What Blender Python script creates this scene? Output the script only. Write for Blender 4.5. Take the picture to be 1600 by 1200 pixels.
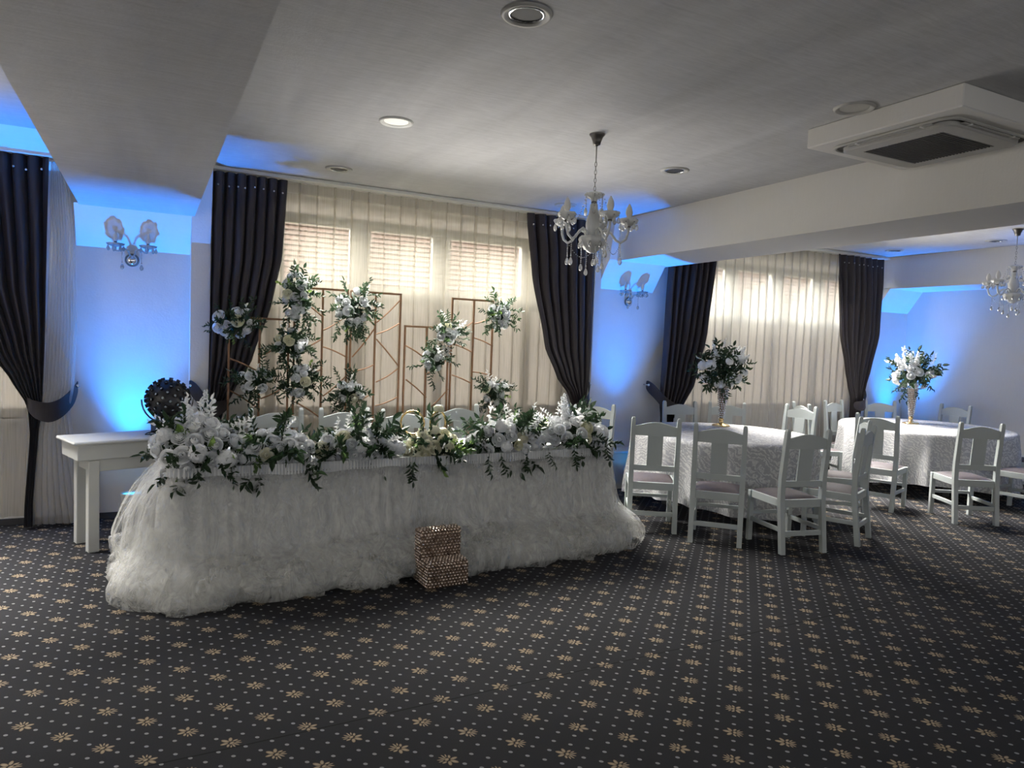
import bpy, math, random
from math import sin, cos, pi, radians as R, sqrt, exp
from mathutils import Vector as V, Matrix, noise
S = bpy.context.scene
for o in list(bpy.data.objects): bpy.data.objects.remove(o)
C = S.collection
rnd = random.Random(7)

# ------------------------------------------------------------------ camera, world, lights, exposure
cam = bpy.data.cameras.new('camera'); cam.lens = 24.97; cam.sensor_width = 36; cam.clip_end = 200
co = bpy.data.objects.new('camera', cam); C.objects.link(co)
yaw, pit, rol = .47304, .057829, .038354
fw = V((sin(yaw)*cos(pit), cos(yaw)*cos(pit), -sin(pit))); rt = V((cos(yaw), -sin(yaw), 0)); up = rt.cross(fw)
rt2 = rt*cos(rol)+up*sin(rol); up2 = -rt*sin(rol)+up*cos(rol)
M3 = Matrix((rt2, up2, -fw)).transposed(); co.matrix_world = Matrix.Translation((0, 0, 1.6)) @ M3.to_4x4()
S.camera = co
S.view_settings.view_transform = 'Standard'; S.view_settings.look = 'None'; S.view_settings.gamma = 1
S.view_settings.use_curve_mapping = False; S.view_settings.exposure = 0.0
S.cycles.use_denoising = True
S.cycles.max_bounces = 10; S.cycles.diffuse_bounces = 5; S.cycles.transparent_max_bounces = 24
S.cycles.caustics_reflective = False; S.cycles.caustics_refractive = False
S.cycles.sample_clamp_indirect = 6

w = bpy.data.worlds.new('sky'); S.world = w; w.use_nodes = True
bg = w.node_tree.nodes['Background']; bg.inputs[0].default_value = (1, .95, .87, 1); bg.inputs[1].default_value = 17.0

def light(name, kind, loc, target, energy, color, **k):
    l = bpy.data.lights.new(name, kind); l.energy = energy; l.color = color
    for a, b in k.items():
        if a != 'cyc': setattr(l, a, b)
    o = bpy.data.objects.new(name, l); C.objects.link(o); o.location = loc
    o.rotation_euler = (V(target)-V(loc)).to_track_quat('-Z', 'Y').to_euler()
    return o
# sun on the houses outside (comes over this building's roof, never reaches the room)
light('sun_light', 'SUN', (0, -20, 30), (2, 0, 0), 3.5, (1, .93, .82), angle=.01)
# added fill lamps before the solid front and left walls, imitating window daylight
for x, c in ((-1.2, (.95, .97, 1)), (3.0, (.95, .97, 1)), (7.2, (1, .97, .93))):
    light('front_window_light', 'AREA', (x, -4.86, 1.25), (x, 0, 1.15), 36, c, shape='RECTANGLE', size=2.8, size_y=2.1)
light('left_window_light', 'AREA', (-3.9, 2.6, 1.5), (3, 3.4, .9), 45, (1, .94, .84), shape='RECTANGLE', size=2.6, size_y=1.8)
# daylight entering through the three dormer windows (sky portals)
for x, sx in ((-2.1, 2.7), (2.43, 3.5), (7.4, 3.3)):
    p = light('window_portal', 'AREA', (x, 7.02, 1.8), (x, 0, 1.8), 1, (1, 1, 1), shape='RECTANGLE', size=sx, size_y=1.95)
    p.data.cycles.is_portal = True
    # lamps added before the sheers, imitating diffused daylight: one aims down, one up
    light('window_skylight', 'AREA', (x, 6.30, 2.42), (x, 5.70, 1.27), 120, (1, .96, .90), shape='RECTANGLE', size=sx-.9, size_y=.6, spread=R(84))
    light('window_ground_bounce', 'AREA', (x, 6.15, 1.40), (x, 4.95, 2.40), 17, (1, .95, .87), shape='RECTANGLE', size=sx-.9, size_y=.8, spread=R(84))
# blue LED uplights on the floor at the piers
BLUE = (.001, .225, 1.0)
PARS = [(-.12, 6.555, .252), (4.80, 6.38, .252), (9.62, 6.50, .252), (-1.75, 6.30, .25), (9.15, 3.7, .252)]
for x, y, z in PARS:
    light('uplight_beam', 'SPOT', (x, y, z+.012), (x, y-.04, z+1.5), 520, BLUE, spot_size=R(60), spot_blend=1.0, shadow_soft_size=.012)
    light('uplight_spill', 'SPOT', (x, y, z+.012), (x, y-.12, z+1.5), 45, BLUE, spot_size=R(86), spot_blend=1.0, shadow_soft_size=.02)

# ------------------------------------------------------------------ materials
def lin(c):
    return tuple((x/12.92 if x <= .04045 else ((x+.055)/1.055)**2.4) for x in c)
def hexc(h): return lin(tuple(int(h[i:i+2], 16)/255 for i in (0, 2, 4)))
class NT:
    def __init__(s, name):
        s.m = bpy.data.materials.new(name); s.m.use_nodes = True; s.t = s.m.node_tree; s.t.nodes.clear()
        s.out = s.t.nodes.new('ShaderNodeOutputMaterial')
    def n(s, typ, **k):
        o = s.t.nodes.new(typ)
        for a, b in k.items():
            if a.startswith('i_'):
                key = a[2:]; key = int(key) if key.isdigit() else key.replace('_', ' ')
                s.put(o.inputs[key], b)
            else: setattr(o, a, b)
        return o
    def put(s, inp, v):
        if hasattr(v, 'links') and hasattr(v, 'is_output'): s.t.links.new(v, inp)
        else:
            if isinstance(v, tuple) and len(v) == 3 and inp.type == 'RGBA': v = v+(1,)
            inp.default_value = v
    def math(s, op, a, b=0., c=None):
        o = s.t.nodes.new('ShaderNodeMath'); o.operation = op; s.put(o.inputs[0], a); s.put(o.inputs[1], b)
        if c is not None: s.put(o.inputs[2], c)
        return o.outputs[0]
    def mix(s, f, a, b):
        o = s.t.nodes.new('ShaderNodeMix'); o.data_type = 'RGBA'; s.put(o.inputs[0], f); s.put(o.inputs[6], a); s.put(o.inputs[7], b); return o.outputs[2]
    def ramp(s, f, a, b):
        return s.n('ShaderNodeMapRange', i_Value=f, i_From_Min=a, i_From_Max=b).outputs[0]
    def obj(s): return s.n('ShaderNodeTexCoord').outputs['Object']
    def gen(s): return s.n('ShaderNodeNewGeometry').outputs['Position']
    def noise(s, vec, scale, detail=3, rough=.5, dist=0):
        o = s.n('ShaderNodeTexNoise', i_Scale=scale, i_Detail=detail, i_Roughness=rough, i_Distortion=dist); s.put(o.inputs['Vector'], vec); return o.outputs[0]
    def mapv(s, vec, sc): 
        o = s.n('ShaderNodeMapping', i_Scale=sc); s.put(o.inputs[0], vec); return o.outputs[0]
    def bump(s, h, st, d=.01): 
        return s.n('ShaderNodeBump', i_Strength=st, i_Distance=d, i_Height=h).outputs[0]
    def pri(s, **k):
        o = s.n('ShaderNodeBsdfPrincipled')
        for a, b in k.items(): s.put(o.inputs[a.replace('_', ' ')], b)
        return o.outputs[0]
    def mixs(s, f, a, b):
        o = s.n('ShaderNodeMixShader'); s.put(o.inputs[0], f); s.t.links.new(a, o.inputs[1]); s.t.links.new(b, o.inputs[2]); return o.outputs[0]
    def done(s, sh): s.t.links.new(sh, s.out.inputs[0]); return s.m
M = {}
def simple(name, col, rough=.5, metal=0, var=.0, scale=8, bump=0, **k):
    t = NT(name); c = col
    p = t.obj()
    if var:
        f = t.noise(p, scale, 4); c = t.mix(t.ramp(f, .3, .7), tuple(x*(1-var) for x in col), tuple(min(1, x*(1+var)) for x in col))
    kw = dict(Base_Color=c, Roughness=rough, Metallic=metal); kw.update(k)
    if bump: kw['Normal'] = t.bump(t.noise(p, scale*6, 4), bump)
    M[name] = t.done(t.pri(**kw)); return M[name]

def mat_plaster(name, col, streak=.06):
    t = NT(name); p = t.gen()
    n1 = t.noise(t.mapv(p, (1.3, .25, 1)), 1.6, 5, .6, .6); n2 = t.noise(t.mapv(p, (.6, 5, .6)), 9, 4, .6, 1.2)
    f = t.math('ADD', t.math('MULTIPLY', n1, .6), t.math('MULTIPLY', n2, .4))
    c = t.mix(t.ramp(f, .35, .65), tuple(x*(1-streak) for x in col), tuple(min(1, x*(1+streak*.4)) for x in col))
    b = t.bump(t.math('ADD', t.noise(p, 60, 3), t.math('MULTIPLY', n2, 1.5)), .12, .01)
    M[name] = t.done(t.pri(Base_Color=c, Roughness=.75, Normal=b)); 
mat_plaster('wall_paint', (.78, .76, .72), .03)
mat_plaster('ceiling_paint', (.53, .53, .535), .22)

def mat_carpet():
    t = NT('carpet'); p = t.n('ShaderNodeSeparateXYZ', i_Vector=t.gen()); x, y = p.outputs[0], p.outputs[1]
    L = .2075; k = 1/sqrt(2)
    u = t.math('DIVIDE', t.math('ADD', t.math('MULTIPLY', t.math('SUBTRACT', x, y), k), 1.611), L)
    v = t.math('DIVIDE', t.math('SUBTRACT', t.math('MULTIPLY', t.math('ADD', x, y), k), 2.858), L)
    def cell(a): return t.math('SUBTRACT', a, t.math('ROUND', a))
    cu, cv = cell(u), cell(v)
    # alternate rows mirrored
    par = t.math('SUBTRACT', 1, t.math('MULTIPLY', 2, t.math('ABSOLUTE', t.math('MODULO', t.math('ROUND', v), 2))))
    mu = t.math('MULTIPLY', cu, par)
    def ell(cx, cy, rx, ry, ang):
        dx = t.math('SUBTRACT', mu, cx); dy = t.math('SUBTRACT', cv, cy); ca, sa = cos(R(ang)), sin(R(ang))
        a = t.math('DIVIDE', t.math('ADD', t.math('MULTIPLY', dx, ca), t.math('MULTIPLY', dy, sa)), rx)
        b = t.math('DIVIDE', t.math('SUBTRACT', t.math('MULTIPLY', dy, ca), t.math('MULTIPLY', dx, sa)), ry)
        return t.math('ADD', t.math('MULTIPLY', a, a), t.math('MULTIPLY', b, b))
    els = [(.13, 0, .085, .04, 0), (.08, .085, .07, .035, 52), (.08, -.085, .07, .035, -52), (-.02, .10, .05, .026, 120), (-.02, -.10, .05, .026, -120),
           (-.02, 0, .035, .05, 0), (-.12, 0, .075, .017, 0), (-.115, .055, .075, .017, -28), (-.115, -.055, .075, .017, 28), (-.09, .10, .05, .015, -50), (-.09, -.10, .05, .015, 50)]
    m = None
    for e in els:
        q = ell(*e); m = q if m is None else t.math('MINIMUM', m, q)
    mot = t.math('LESS_THAN', m, 1.0)
    d3u, d3v = cell(t.math('MULTIPLY', u, 3)), cell(t.math('MULTIPLY', v, 3))
    a = t.math('DIVIDE', d3u, .13); b = t.math('DIVIDE', d3v, .10)
    dd = t.math('ADD', t.math('MULTIPLY', a, a), t.math('MULTIPLY', b, b))
    far = t.math('GREATER_THAN', t.math('ADD', t.math('MULTIPLY', cu, cu), t.math('MULTIPLY', cv, cv)), .05)
    dots = t.math('MULTIPLY', t.math('LESS_THAN', dd, 1.0), far)
    big = t.noise(t.gen(), 1.1, 4, .6); fine = t.noise(t.gen(), 420, 2)
    base = t.mix(t.ramp(big, .3, .7), (.0135, .0135, .0155), (.024, .0235, .026))
    base = t.mix(t.ramp(fine, .35, .65), base, t.mix(.4, base, (.05, .05, .052)))
    gold = t.mix(t.ramp(m, .1, 1.0), (.36, .29, .20), (.20, .145, .09))
    # carpet seam line
    sy = t.math('SUBTRACT', t.math('ADD', y, t.math('MULTIPLY', t.noise(t.gen(), 3, 2), .012)), t.math('ADD', 2.83, t.math('MULTIPLY', x, .02)))
    seam = t.math('LESS_THAN', t.math('ABSOLUTE', sy), .004)
    c = t.mix(dots, base, (.26, .26, .26)); c = t.mix(mot, c, gold); c = t.mix(t.math('MULTIPLY', seam, .75), c, (.006, .006, .006))
    M['carpet'] = t.done(t.pri(Base_Color=c, Roughness=.95, Specular_IOR_Level=.15, Normal=t.bump(fine, .5, .004)))
mat_carpet()

simple('white_wood', (.47, .51, .50), .45, var=.03, scale=3)
simple('table_paint', (.62, .63, .60), .5, var=.04, scale=4)
simple('pvc', (.80, .80, .77), .35, var=.01)
simple('seat_fabric', (.085, .070, .074), .6, var=.12, scale=30, bump=.2, Specular_IOR_Level=.3)
simple('gold_metal', (.22, .115, .058), .5, .25, var=.1, scale=20)
simple('bright_gold', (.85, .62, .30), .22, .9, var=.05)
simple('champagne_metal', (.16, .11, .08), .35, .7, var=.1)
simple('crystal_bead', (.85, .82, .80), .10, .6, var=.35, scale=70)
simple('chrome', (.8, .8, .82), .12, 1, var=.02)
simple('dark_metal', (.16, .15, .14), .35, .8, var=.1)
simple('chain_metal', (.32, .31, .29), .35, .8, var=.1)
simple('black_plastic', (.012, .012, .014), .38, var=.2)
simple('dark_hollow', (.03, .03, .03), .6, var=.1)
simple('grille_mesh', (.09, .088, .082), .6, var=.15, scale=200)
simple('ac_plastic', (.46, .45, .42), .5, var=.06, scale=5)
simple('milk_glass', (.66, .67, .66), .18, var=.02, Subsurface_Weight=.0, Coat_Weight=.4)
simple('bulb_glass', (.72, .71, .68), .3, var=.02)
simple('baseboard', (.05, .05, .055), .6, var=.1)
simple('table_leg_dark', (.10, .10, .10), .5, var=.1)
simple('lens', (.75, .85, .95), .1, .2, var=.1)

def mat_leaf(name, c0, c1, tr=.35, rough=.45):
    t = NT(name); g = t.n('ShaderNodeObjectInfo'); p = t.obj()
    f = t.math('ADD', t.math('MULTIPLY', g.outputs['Random'], .5), t.math('MULTIPLY', t.noise(p, 25, 3), .6))
    c = t.mix(t.ramp(f, .2, .8), c0, c1)
    a = t.pri(Base_Color=c, Roughness=rough); tr_ = t.n('ShaderNodeBsdfTranslucent'); t.put(tr_.inputs[0], c)
    M[name] = t.done(t.mixs(tr, a, tr_.outputs[0]))
mat_leaf('dark_leaf', (.010, .027, .013), (.036, .070, .030), .22)
mat_leaf('light_leaf', (.05, .10, .035), (.12, .20, .07), .4)
mat_leaf('lime_leaf', (.13, .22, .05), (.20, .30, .08), .4)
mat_leaf('pale_leaf', (.76, .78, .78), (.88, .88, .86), .35, .6)
mat_leaf('white_petal', (.88, .90, .92), (.94, .95, .96), .06, .6)
mat_leaf('cream_petal', (.86, .84, .62), (.92, .90, .76), .06, .6)
mat_leaf('stem', (.03, .05, .02), (.06, .08, .03), .1)

def mat_curtain():
    t = NT('charcoal_satin'); p = t.obj()
    n = t.noise(t.mapv(p, (80, 80, 2.0)), 1.2, 3)
    c = t.mix(t.ramp(n, .3, .7), (.022, .018, .020), (.032, .026, .029))
    M['charcoal_satin'] = t.done(t.pri(Base_Color=c, Roughness=.5, Specular_IOR_Level=.35, Sheen_Weight=.1, Sheen_Roughness=.4, Normal=t.bump(n, .15, .003)))
mat_curtain()

def mat_sheer(name, col, opac, tr_mix, thread=260, var=.1, zmod=False):
    # open weave: threads diffuse and transmit, holes let light straight through
    t = NT(name); p = t.obj()
    d = t.n('ShaderNodeBsdfDiffuse'); t.put(d.inputs[0], col); tl = t.n('ShaderNodeBsdfTranslucent'); t.put(tl.inputs[0], col)
    s = t.mixs(tr_mix, d.outputs[0], tl.outputs[0]); tp = t.n('ShaderNodeBsdfTransparent')
    n = t.noise(t.mapv(p, (thread, thread, 3)), 1, 2)
    f = t.ramp(n, .35, .65); f = t.math('ADD', opac-var, t.math('MULTIPLY', f, 2*var))
    M[name] = t.done(t.mixs(f, tp.outputs[0], s))
mat_sheer('sheer_curtain', (.72, .67, .59), .46, .66, 130, .04)
mat_sheer('sheer_dense', (.76, .74, .71), .62, .66, 130, .04)

def mat_tulle(name, opac, var, col=(.86, .85, .82)):
    t = NT(name); p = t.obj()
    n = t.noise(t.mapv(p, (9, 9, 2.6)), 1, 8, .66, 2.6); n2 = t.noise(p, 3.5, 4, .6, 1.5)
    f = t.math('ADD', t.ramp(n, .40, .62), t.ramp(n2, .3, .7)); f = t.math('ADD', opac-var, t.math('MULTIPLY', f, var))
    d = t.n('ShaderNodeBsdfDiffuse'); t.put(d.inputs[0], col); tl = t.n('ShaderNodeBsdfTranslucent'); t.put(tl.inputs[0], col)
    bp = t.bump(t.math('ADD', n, t.math('MULTIPLY', n2, 2)), .45, .02); t.put(d.inputs['Normal'], bp)
    s = t.mixs(.35, d.outputs[0], tl.outputs[0]); tp = t.n('ShaderNodeBsdfTransparent')
    M[name] = t.done(t.mixs(f, tp.outputs[0], s))
mat_tulle('tulle', .40, .24, (.90, .90, .88))
mat_tulle('tulle_puff', .30, .28, (.90, .90, .87))

def mat_lace(name, base, pat, scale, alpha=1.0):
    t = NT(name); p = t.obj()
    q = t.n('ShaderNodeSeparateXYZ', i_Vector=p)
    wv = t.n('ShaderNodeTexWave', wave_type='RINGS', i_Scale=scale, i_Distortion=14.0, i_Detail=2.5, i_Detail_Scale=1.2); t.put(wv.inputs[0], p)
    n = t.noise(p, scale*2.2, 3, .6, 2.5)
    f = t.math('MULTIPLY', t.math('GREATER_THAN', wv.outputs[1], .52), t.ramp(n, .38, .5))
    c = t.mix(f, base, pat)
    a = t.pri(Base_Color=c, Roughness=t.math('SUBTRACT', .75, t.math('MULTIPLY', f, .35)), Normal=t.bump(t.math('ADD', f, t.noise(p, 300, 2)), .35, .004))
    tl = t.n('ShaderNodeBsdfTranslucent'); t.put(tl.inputs[0], c)
    s = t.mixs(.22, a, tl.outputs[0])
    if alpha < 1:
        tp = t.n('ShaderNodeBsdfTransparent'); s = t.mixs(t.math('ADD', alpha, t.math('MULTIPLY', f, 1-alpha)), tp.outputs[0], s)
    M[name] = t.done(s)
mat_lace('lace_cloth', (.58, .58, .60), (.86, .86, .85), 10)
mat_lace('lace_front', (.68, .69, .71), (.82, .83, .84), 7)
simple('ruffle_cloth', (.66, .67, .68), .7, var=.05, scale=20)

def mat_glass():
    t = NT('window_glass'); tp = t.n('ShaderNodeBsdfTransparent', i_0=(.95, .97, .96)); g = t.n('ShaderNodeBsdfGlossy', i_Roughness=.02)
    M['window_glass'] = t.done(t.mixs(.05, tp.outputs[0], g.outputs[0]))
    t = NT('frosted_panel'); d = t.n('ShaderNodeBsdfTranslucent', i_0=(.80, .77, .74)); e = t.n('ShaderNodeBsdfDiffuse', i_0=(.60, .60, .58))
    M['frosted_panel'] = t.done(t.mixs(.70, d.outputs[0], e.outputs[0]))
    t = NT('crystal'); tp = t.n('ShaderNodeBsdfTransparent', i_0=(.93, .94, .95)); g = t.n('ShaderNodeBsdfGlossy', i_Roughness=.04); d = t.n('ShaderNodeBsdfTranslucent', i_0=(.9, .9, .9))
    fr = t.n('ShaderNodeFresnel', i_IOR=1.6).outputs[0]
    s = t.mixs(t.math('ADD', .30, fr), tp.outputs[0], g.outputs[0]); M['crystal'] = t.done(t.mixs(.25, s, d.outputs[0]))
mat_glass()
def mat_sparkle():
    t = NT('sparkle_bead'); v = t.n('ShaderNodeTexVoronoi', i_Scale=70); t.put(v.inputs[0], t.obj())
    sep = t.n('ShaderNodeSeparateXYZ', i_Vector=v.outputs['Color'])
    c = t.mix(sep.outputs[0], (.20, .13, .09), (.95, .82, .72)); M['sparkle_bead'] = t.done(t.pri(Base_Color=c, Metallic=.85, Roughness=.16))
mat_sparkle()
def emis(name, col, st, base=(.8, .8, .8)):
    t = NT(name); M[name] = t.done(t.pri(Base_Color=base, Emission_Color=col, Emission_Strength=st, Roughness=.3))
emis('blue_led', (.05, .55, 1), 2.2)
emis('warm_lamp', (1, .93, .78), .55)  # weak emission put in for window light reflected off an unlit lens
emis('candle_flame', (1, .8, .5), 5)

def mat_roof():
    simple('roof_tile', (.032, .012, .007), .8, var=.25, scale=3)
    simple('house_wall', (.08, .07, .06), .9, var=.05)
    mat_leaf('hedge_leaf', (.016, .030, .008), (.028, .05, .016), .4)
    simple('outside_ground', (.16, .15, .12), .9, var=.2, scale=1)
mat_roof()

# ------------------------------------------------------------------ mesh helpers
class MB:
    def __init__(s): s.v = []; s.f = []
    def add(s, vs, fs, mat=None):
        k = len(s.v)
        s.v += [(mat @ V(p)) if mat is not None else V(p) for p in vs]
        s.f += [tuple(i+k for i in f) for f in fs]; return s
    def box(s, x0, x1, y0, y1, z0, z1, mat=None):
        vs = [(x, y, z) for z in (z0, z1) for y in (y0, y1) for x in (x0, x1)]
        return s.add(vs, [(0, 2, 3, 1), (4, 5, 7, 6), (0, 1, 5, 4), (2, 6, 7, 3), (0, 4, 6, 2), (1, 3, 7, 5)], mat)
    def cbox(s, x0, x1, y0, y1, z0, z1, b=.004, mat=None):  # chamfered box
        vs = []; fs = []
        X, Y, Z = (x0, x1), (y0, y1), (z0, z1)
        idx = {}
        for i in (0, 1):
            for j in (0, 1):
                for k in (0, 1):
                    sx, sy, sz = (1 if i == 0 else -1), (1 if j == 0 else -1), (1 if k == 0 else -1)
                    for a, p in enumerate(((X[i], Y[j]+sy*b, Z[k]+sz*b), (X[i]+sx*b, Y[j], Z[k]+sz*b), (X[i]+sx*b, Y[j]+sy*b, Z[k]))):
                        idx[i, j, k, a] = len(vs); vs.append(p)
        I = lambda *q: idx[q]
        for a in (0, 1):
            fs += [(I(a,0,0,0), I(a,1,0,0), I(a,1,1,0), I(a,0,1,0)), (I(0,a,0,1), I(1,a,0,1), I(1,a,1,1), I(0,a,1,1)), (I(0,0,a,2), I(1,0,a,2), I(1,1,a,2), I(0,1,a,2))]
            for c in (0, 1):
                fs += [(I(a,c,0,0), I(a,c,1,0), I(a,c,1,1), I(a,c,0,1)), (I(a,0,c,0), I(a,1,c,0), I(a,1,c,2), I(a,0,c,2)), (I(0,a,c,1), I(1,a,c,1), I(1,a,c,2), I(0,a,c,2))]
        for i in (0, 1):
            for j in (0, 1):
                for k in (0, 1): fs.append((I(i,j,k,0), I(i,j,k,1), I(i,j,k,2)))
        return s.add(vs, fs, mat)
    def grid(s, fn, nu, nv, closeu=False, mat=None):
        vs = [fn(i/nu, j/nv) for j in range(nv+1) for i in range(nu if closeu else nu+1)]
        W = nu if closeu else nu+1
        fs = [(j*W+i, j*W+(i+1) % W if closeu else j*W+i+1, (j+1)*W+((i+1) % W if closeu else i+1), (j+1)*W+i) for j in range(nv) for i in range(nu)]
        return s.add(vs, fs, mat)
    def lathe(s, prof, n=16, mat=None, wob=None):  # prof [(r,z)]
        def fn(u, v):
            k = min(int(v*(len(prof)-1)+.5), len(prof)-1); r, z = prof[k]; a = 2*pi*u
            if wob: r = r*wob(a, k)
            return (r*cos(a), r*sin(a), z)
        return s.grid(fn, n, len(prof)-1, True, mat)
    def tube(s, pts, r, n=8, closed=False, cap=True, mat=None):
        pts = [V(p) for p in pts]; N = len(pts); rr = r if isinstance(r, (list, tuple)) else [r]*N
        vs = []; ref = None
        for i, p in enumerate(pts):
            if closed: d = pts[(i+1) % N]-pts[i-1]
            else: d = pts[min(i+1, N-1)]-pts[max(i-1, 0)]
            d.normalize()
            if ref is None: ref = d.orthogonal().normalized()
            ref = (ref-d*ref.dot(d)); ref = ref.normalized() if ref.length > 1e-6 else d.orthogonal().normalized()
            b = d.cross(ref)
            for k in range(n):
                a = 2*pi*k/n; vs.append(p+(ref*cos(a)+b*sin(a))*rr[i])
        fs = []
        for i in range(N if closed else N-1):
            for k in range(n): fs.append((i*n+k, i*n+(k+1) % n, ((i+1) % N)*n+(k+1) % n, ((i+1) % N)*n+k))
        if cap and not closed: fs += [tuple(range(n))[::-1], tuple((N-1)*n+k for k in range(n))]
        return s.add(vs, fs, mat)
    def sphere(s, c, r, nu=10, nv=7, sc=(1, 1, 1), mat=None):
        def fn(u, v):
            a, b = 2*pi*u, pi*(v-.5); return (c[0]+r*sc[0]*cos(b)*cos(a), c[1]+r*sc[1]*cos(b)*sin(a), c[2]+r*sc[2]*sin(b))
        return s.grid(fn, nu, nv, True, mat)
    def prism(s, poly, x0, x1, axis='x'):
        n = len(poly)
        f = {'x': lambda a, p: (a, p[0], p[1]), 'y': lambda a, p: (p[0], a, p[1]), 'z': lambda a, p: (p[0], p[1], a)}[axis]
        vs = [f(x0, p) for p in poly]+[f(x1, p) for p in poly]
        return s.add(vs, [tuple(range(n)), tuple(range(2*n-1, n-1, -1))]+[(i, i+n, (i+1) % n+n, (i+1) % n) for i in range(n)])
    def mesh(s, name, mat, smooth=False):
        me = bpy.data.meshes.new(name); me.from_pydata([tuple(p) for p in s.v], [], s.f)
        me.materials.append(M[mat] if isinstance(mat, str) else mat); me.validate()
        import bmesh
        bm = bmesh.new(); bm.from_mesh(me); bmesh.ops.recalc_face_normals(bm, faces=bm.faces); bm.to_mesh(me); bm.free()
        if smooth: me.polygons.foreach_set('use_smooth', [True]*len(me.polygons))
        me.update(); return me
    def build(s, name, mat, parent=None, smooth=False, loc=None):
        o = bpy.data.objects.new(name, s.mesh(name, mat, smooth)); C.objects.link(o)
        if parent: o.parent = parent
        if loc: o.location = loc
        if smooth == 'auto': autosmooth(o)
        return o
def autosmooth(o, ang=40):
    import bmesh
    me = o.data; bm = bmesh.new(); bm.from_mesh(me)
    for e in bm.edges: e.smooth = not (len(e.link_faces) == 2 and e.calc_face_angle(0) > R(ang))
    bm.to_mesh(me); bm.free()
def inst(me, name, parent=None, mat=None, loc=None):
    o = bpy.data.objects.new(name, me); C.objects.link(o)
    if parent: o.parent = parent
    if mat is not None: o.matrix_local = mat
    if loc is not None: o.location = loc
    return o
def empty(name, loc=(0, 0, 0), rz=0, label=None, cat=None, group=None):
    o = bpy.data.objects.new(name, None); C.objects.link(o); o.location = loc; o.rotation_euler = (0, 0, rz); o.empty_display_size = .1
    tag(o, label, cat, group); return o
def tag(o, label=None, cat=None, group=None, kind=None):
    for k, v in (('label', label), ('category', cat), ('group', group), ('kind', kind)):
        if v: o[k] = v
    return o
def struct(name, mb, mat, parent=None, smooth=False):
    o = mb.build(name, mat, parent, smooth)
    if not parent: o['kind'] = 'structure'
    return o
def copy_tree(o, parent=None):
    c = o.copy(); C.objects.link(c); c.parent = parent
    for ch in o.children: copy_tree(ch, c)
    return c
def lerp(a, b, t): return a+(b-a)*t
def interp(tab, x):  # piecewise-linear table [(x, value...)] sorted
    if x <= tab[0][0]: return tab[0][1:]
    for p, q in zip(tab, tab[1:]):
        if x <= q[0]:
            t = (x-p[0])/(q[0]-p[0]); t = t*t*(3-2*t)*.35+t*.65
            return tuple(lerp(a, b, t) for a, b in zip(p[1:], q[1:]))
    return tab[-1][1:]

# ------------------------------------------------------------------ room shell
X0, X1, Y0, YW, ZC = -4.0, 10.0, -5.0, 6.77, 3.0
struct('floor', MB().box(X0-.2, X1+.2, Y0-.2, YW+.25, -.12, 0), 'carpet')
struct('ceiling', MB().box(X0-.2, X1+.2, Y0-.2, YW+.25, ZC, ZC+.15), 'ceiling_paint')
BAYS = [(-3.4, -.80), (.75, 4.15), (5.75, 9.0)]
wb = MB(); xs = [X0-.2]+[v for b in BAYS for v in b]+[X1+.2]
for a, b in zip(xs[::2], xs[1::2]): wb.box(a, b, YW, YW+.24, 0, ZC)
for a, b in BAYS: wb.box(a, b, YW, YW+.24, 0, .85); wb.box(a, b, YW, YW+.24, 2.88, ZC)
struct('wall_back', wb, 'wall_paint')
struct('wall_right', MB().box(X1, X1+.2, Y0, YW, 0, ZC), 'wall_paint')
struct('wall_left', MB().box(X0-.2, X0, Y0, YW, 0, ZC), 'wall_paint')
struct('wall_front', MB().box(X0, X1, Y0-.2, Y0, 0, ZC), 'wall_paint')
# dropped beams and the sloped roof panels over the piers
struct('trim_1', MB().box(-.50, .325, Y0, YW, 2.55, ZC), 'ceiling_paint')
struct('trim_2', MB().box(4.60, 5.36, Y0, YW, 2.55, ZC), 'wall_paint')
struct('trim_3', MB().box(9.27, X1, Y0, YW, 2.56, ZC), 'wall_paint')
struct('trim_4', MB().prism([(YW, 2.25), (YW-.22, 2.56), (YW, 2.56)], -.535, .305), 'wall_paint')
struct('trim_5', MB().box(.305, .455, 6.60, YW, 0, 2.34).prism([(6.60, 2.34), (6.42, ZC), (YW, ZC), (YW, 2.34)], .305, .455), 'wall_paint')
struct('trim_6', MB().prism([(YW, 2.25), (YW-.22, 2.56), (YW, 2.56)], 4.50, 5.28).prism([(YW, 2.56), (YW-.22, 2.56), (YW-.3, ZC), (YW, ZC)], 4.50, 4.60), 'wall_paint')
struct('trim_7', MB().prism([(YW, 2.25), (YW-.22, 2.57), (YW, 2.57)], 9.27, X1), 'wall_paint')
struct('trim_8', MB().prism([(YW, 2.82), (6.45, 2.93), (6.2, ZC), (YW, ZC)], X0, -.52), 'wall_paint')
struct('trim_9', MB().box(4.42, 4.50, 6.70, YW, 0, 2.95), 'wall_paint')
struct('baseboard_back', MB().box(X0, X1, YW-.012, YW, 0, .05), 'baseboard')
struct('baseboard_right', MB().box(X1-.012, X1, Y0, YW, 0, .05), 'baseboard')
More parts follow.
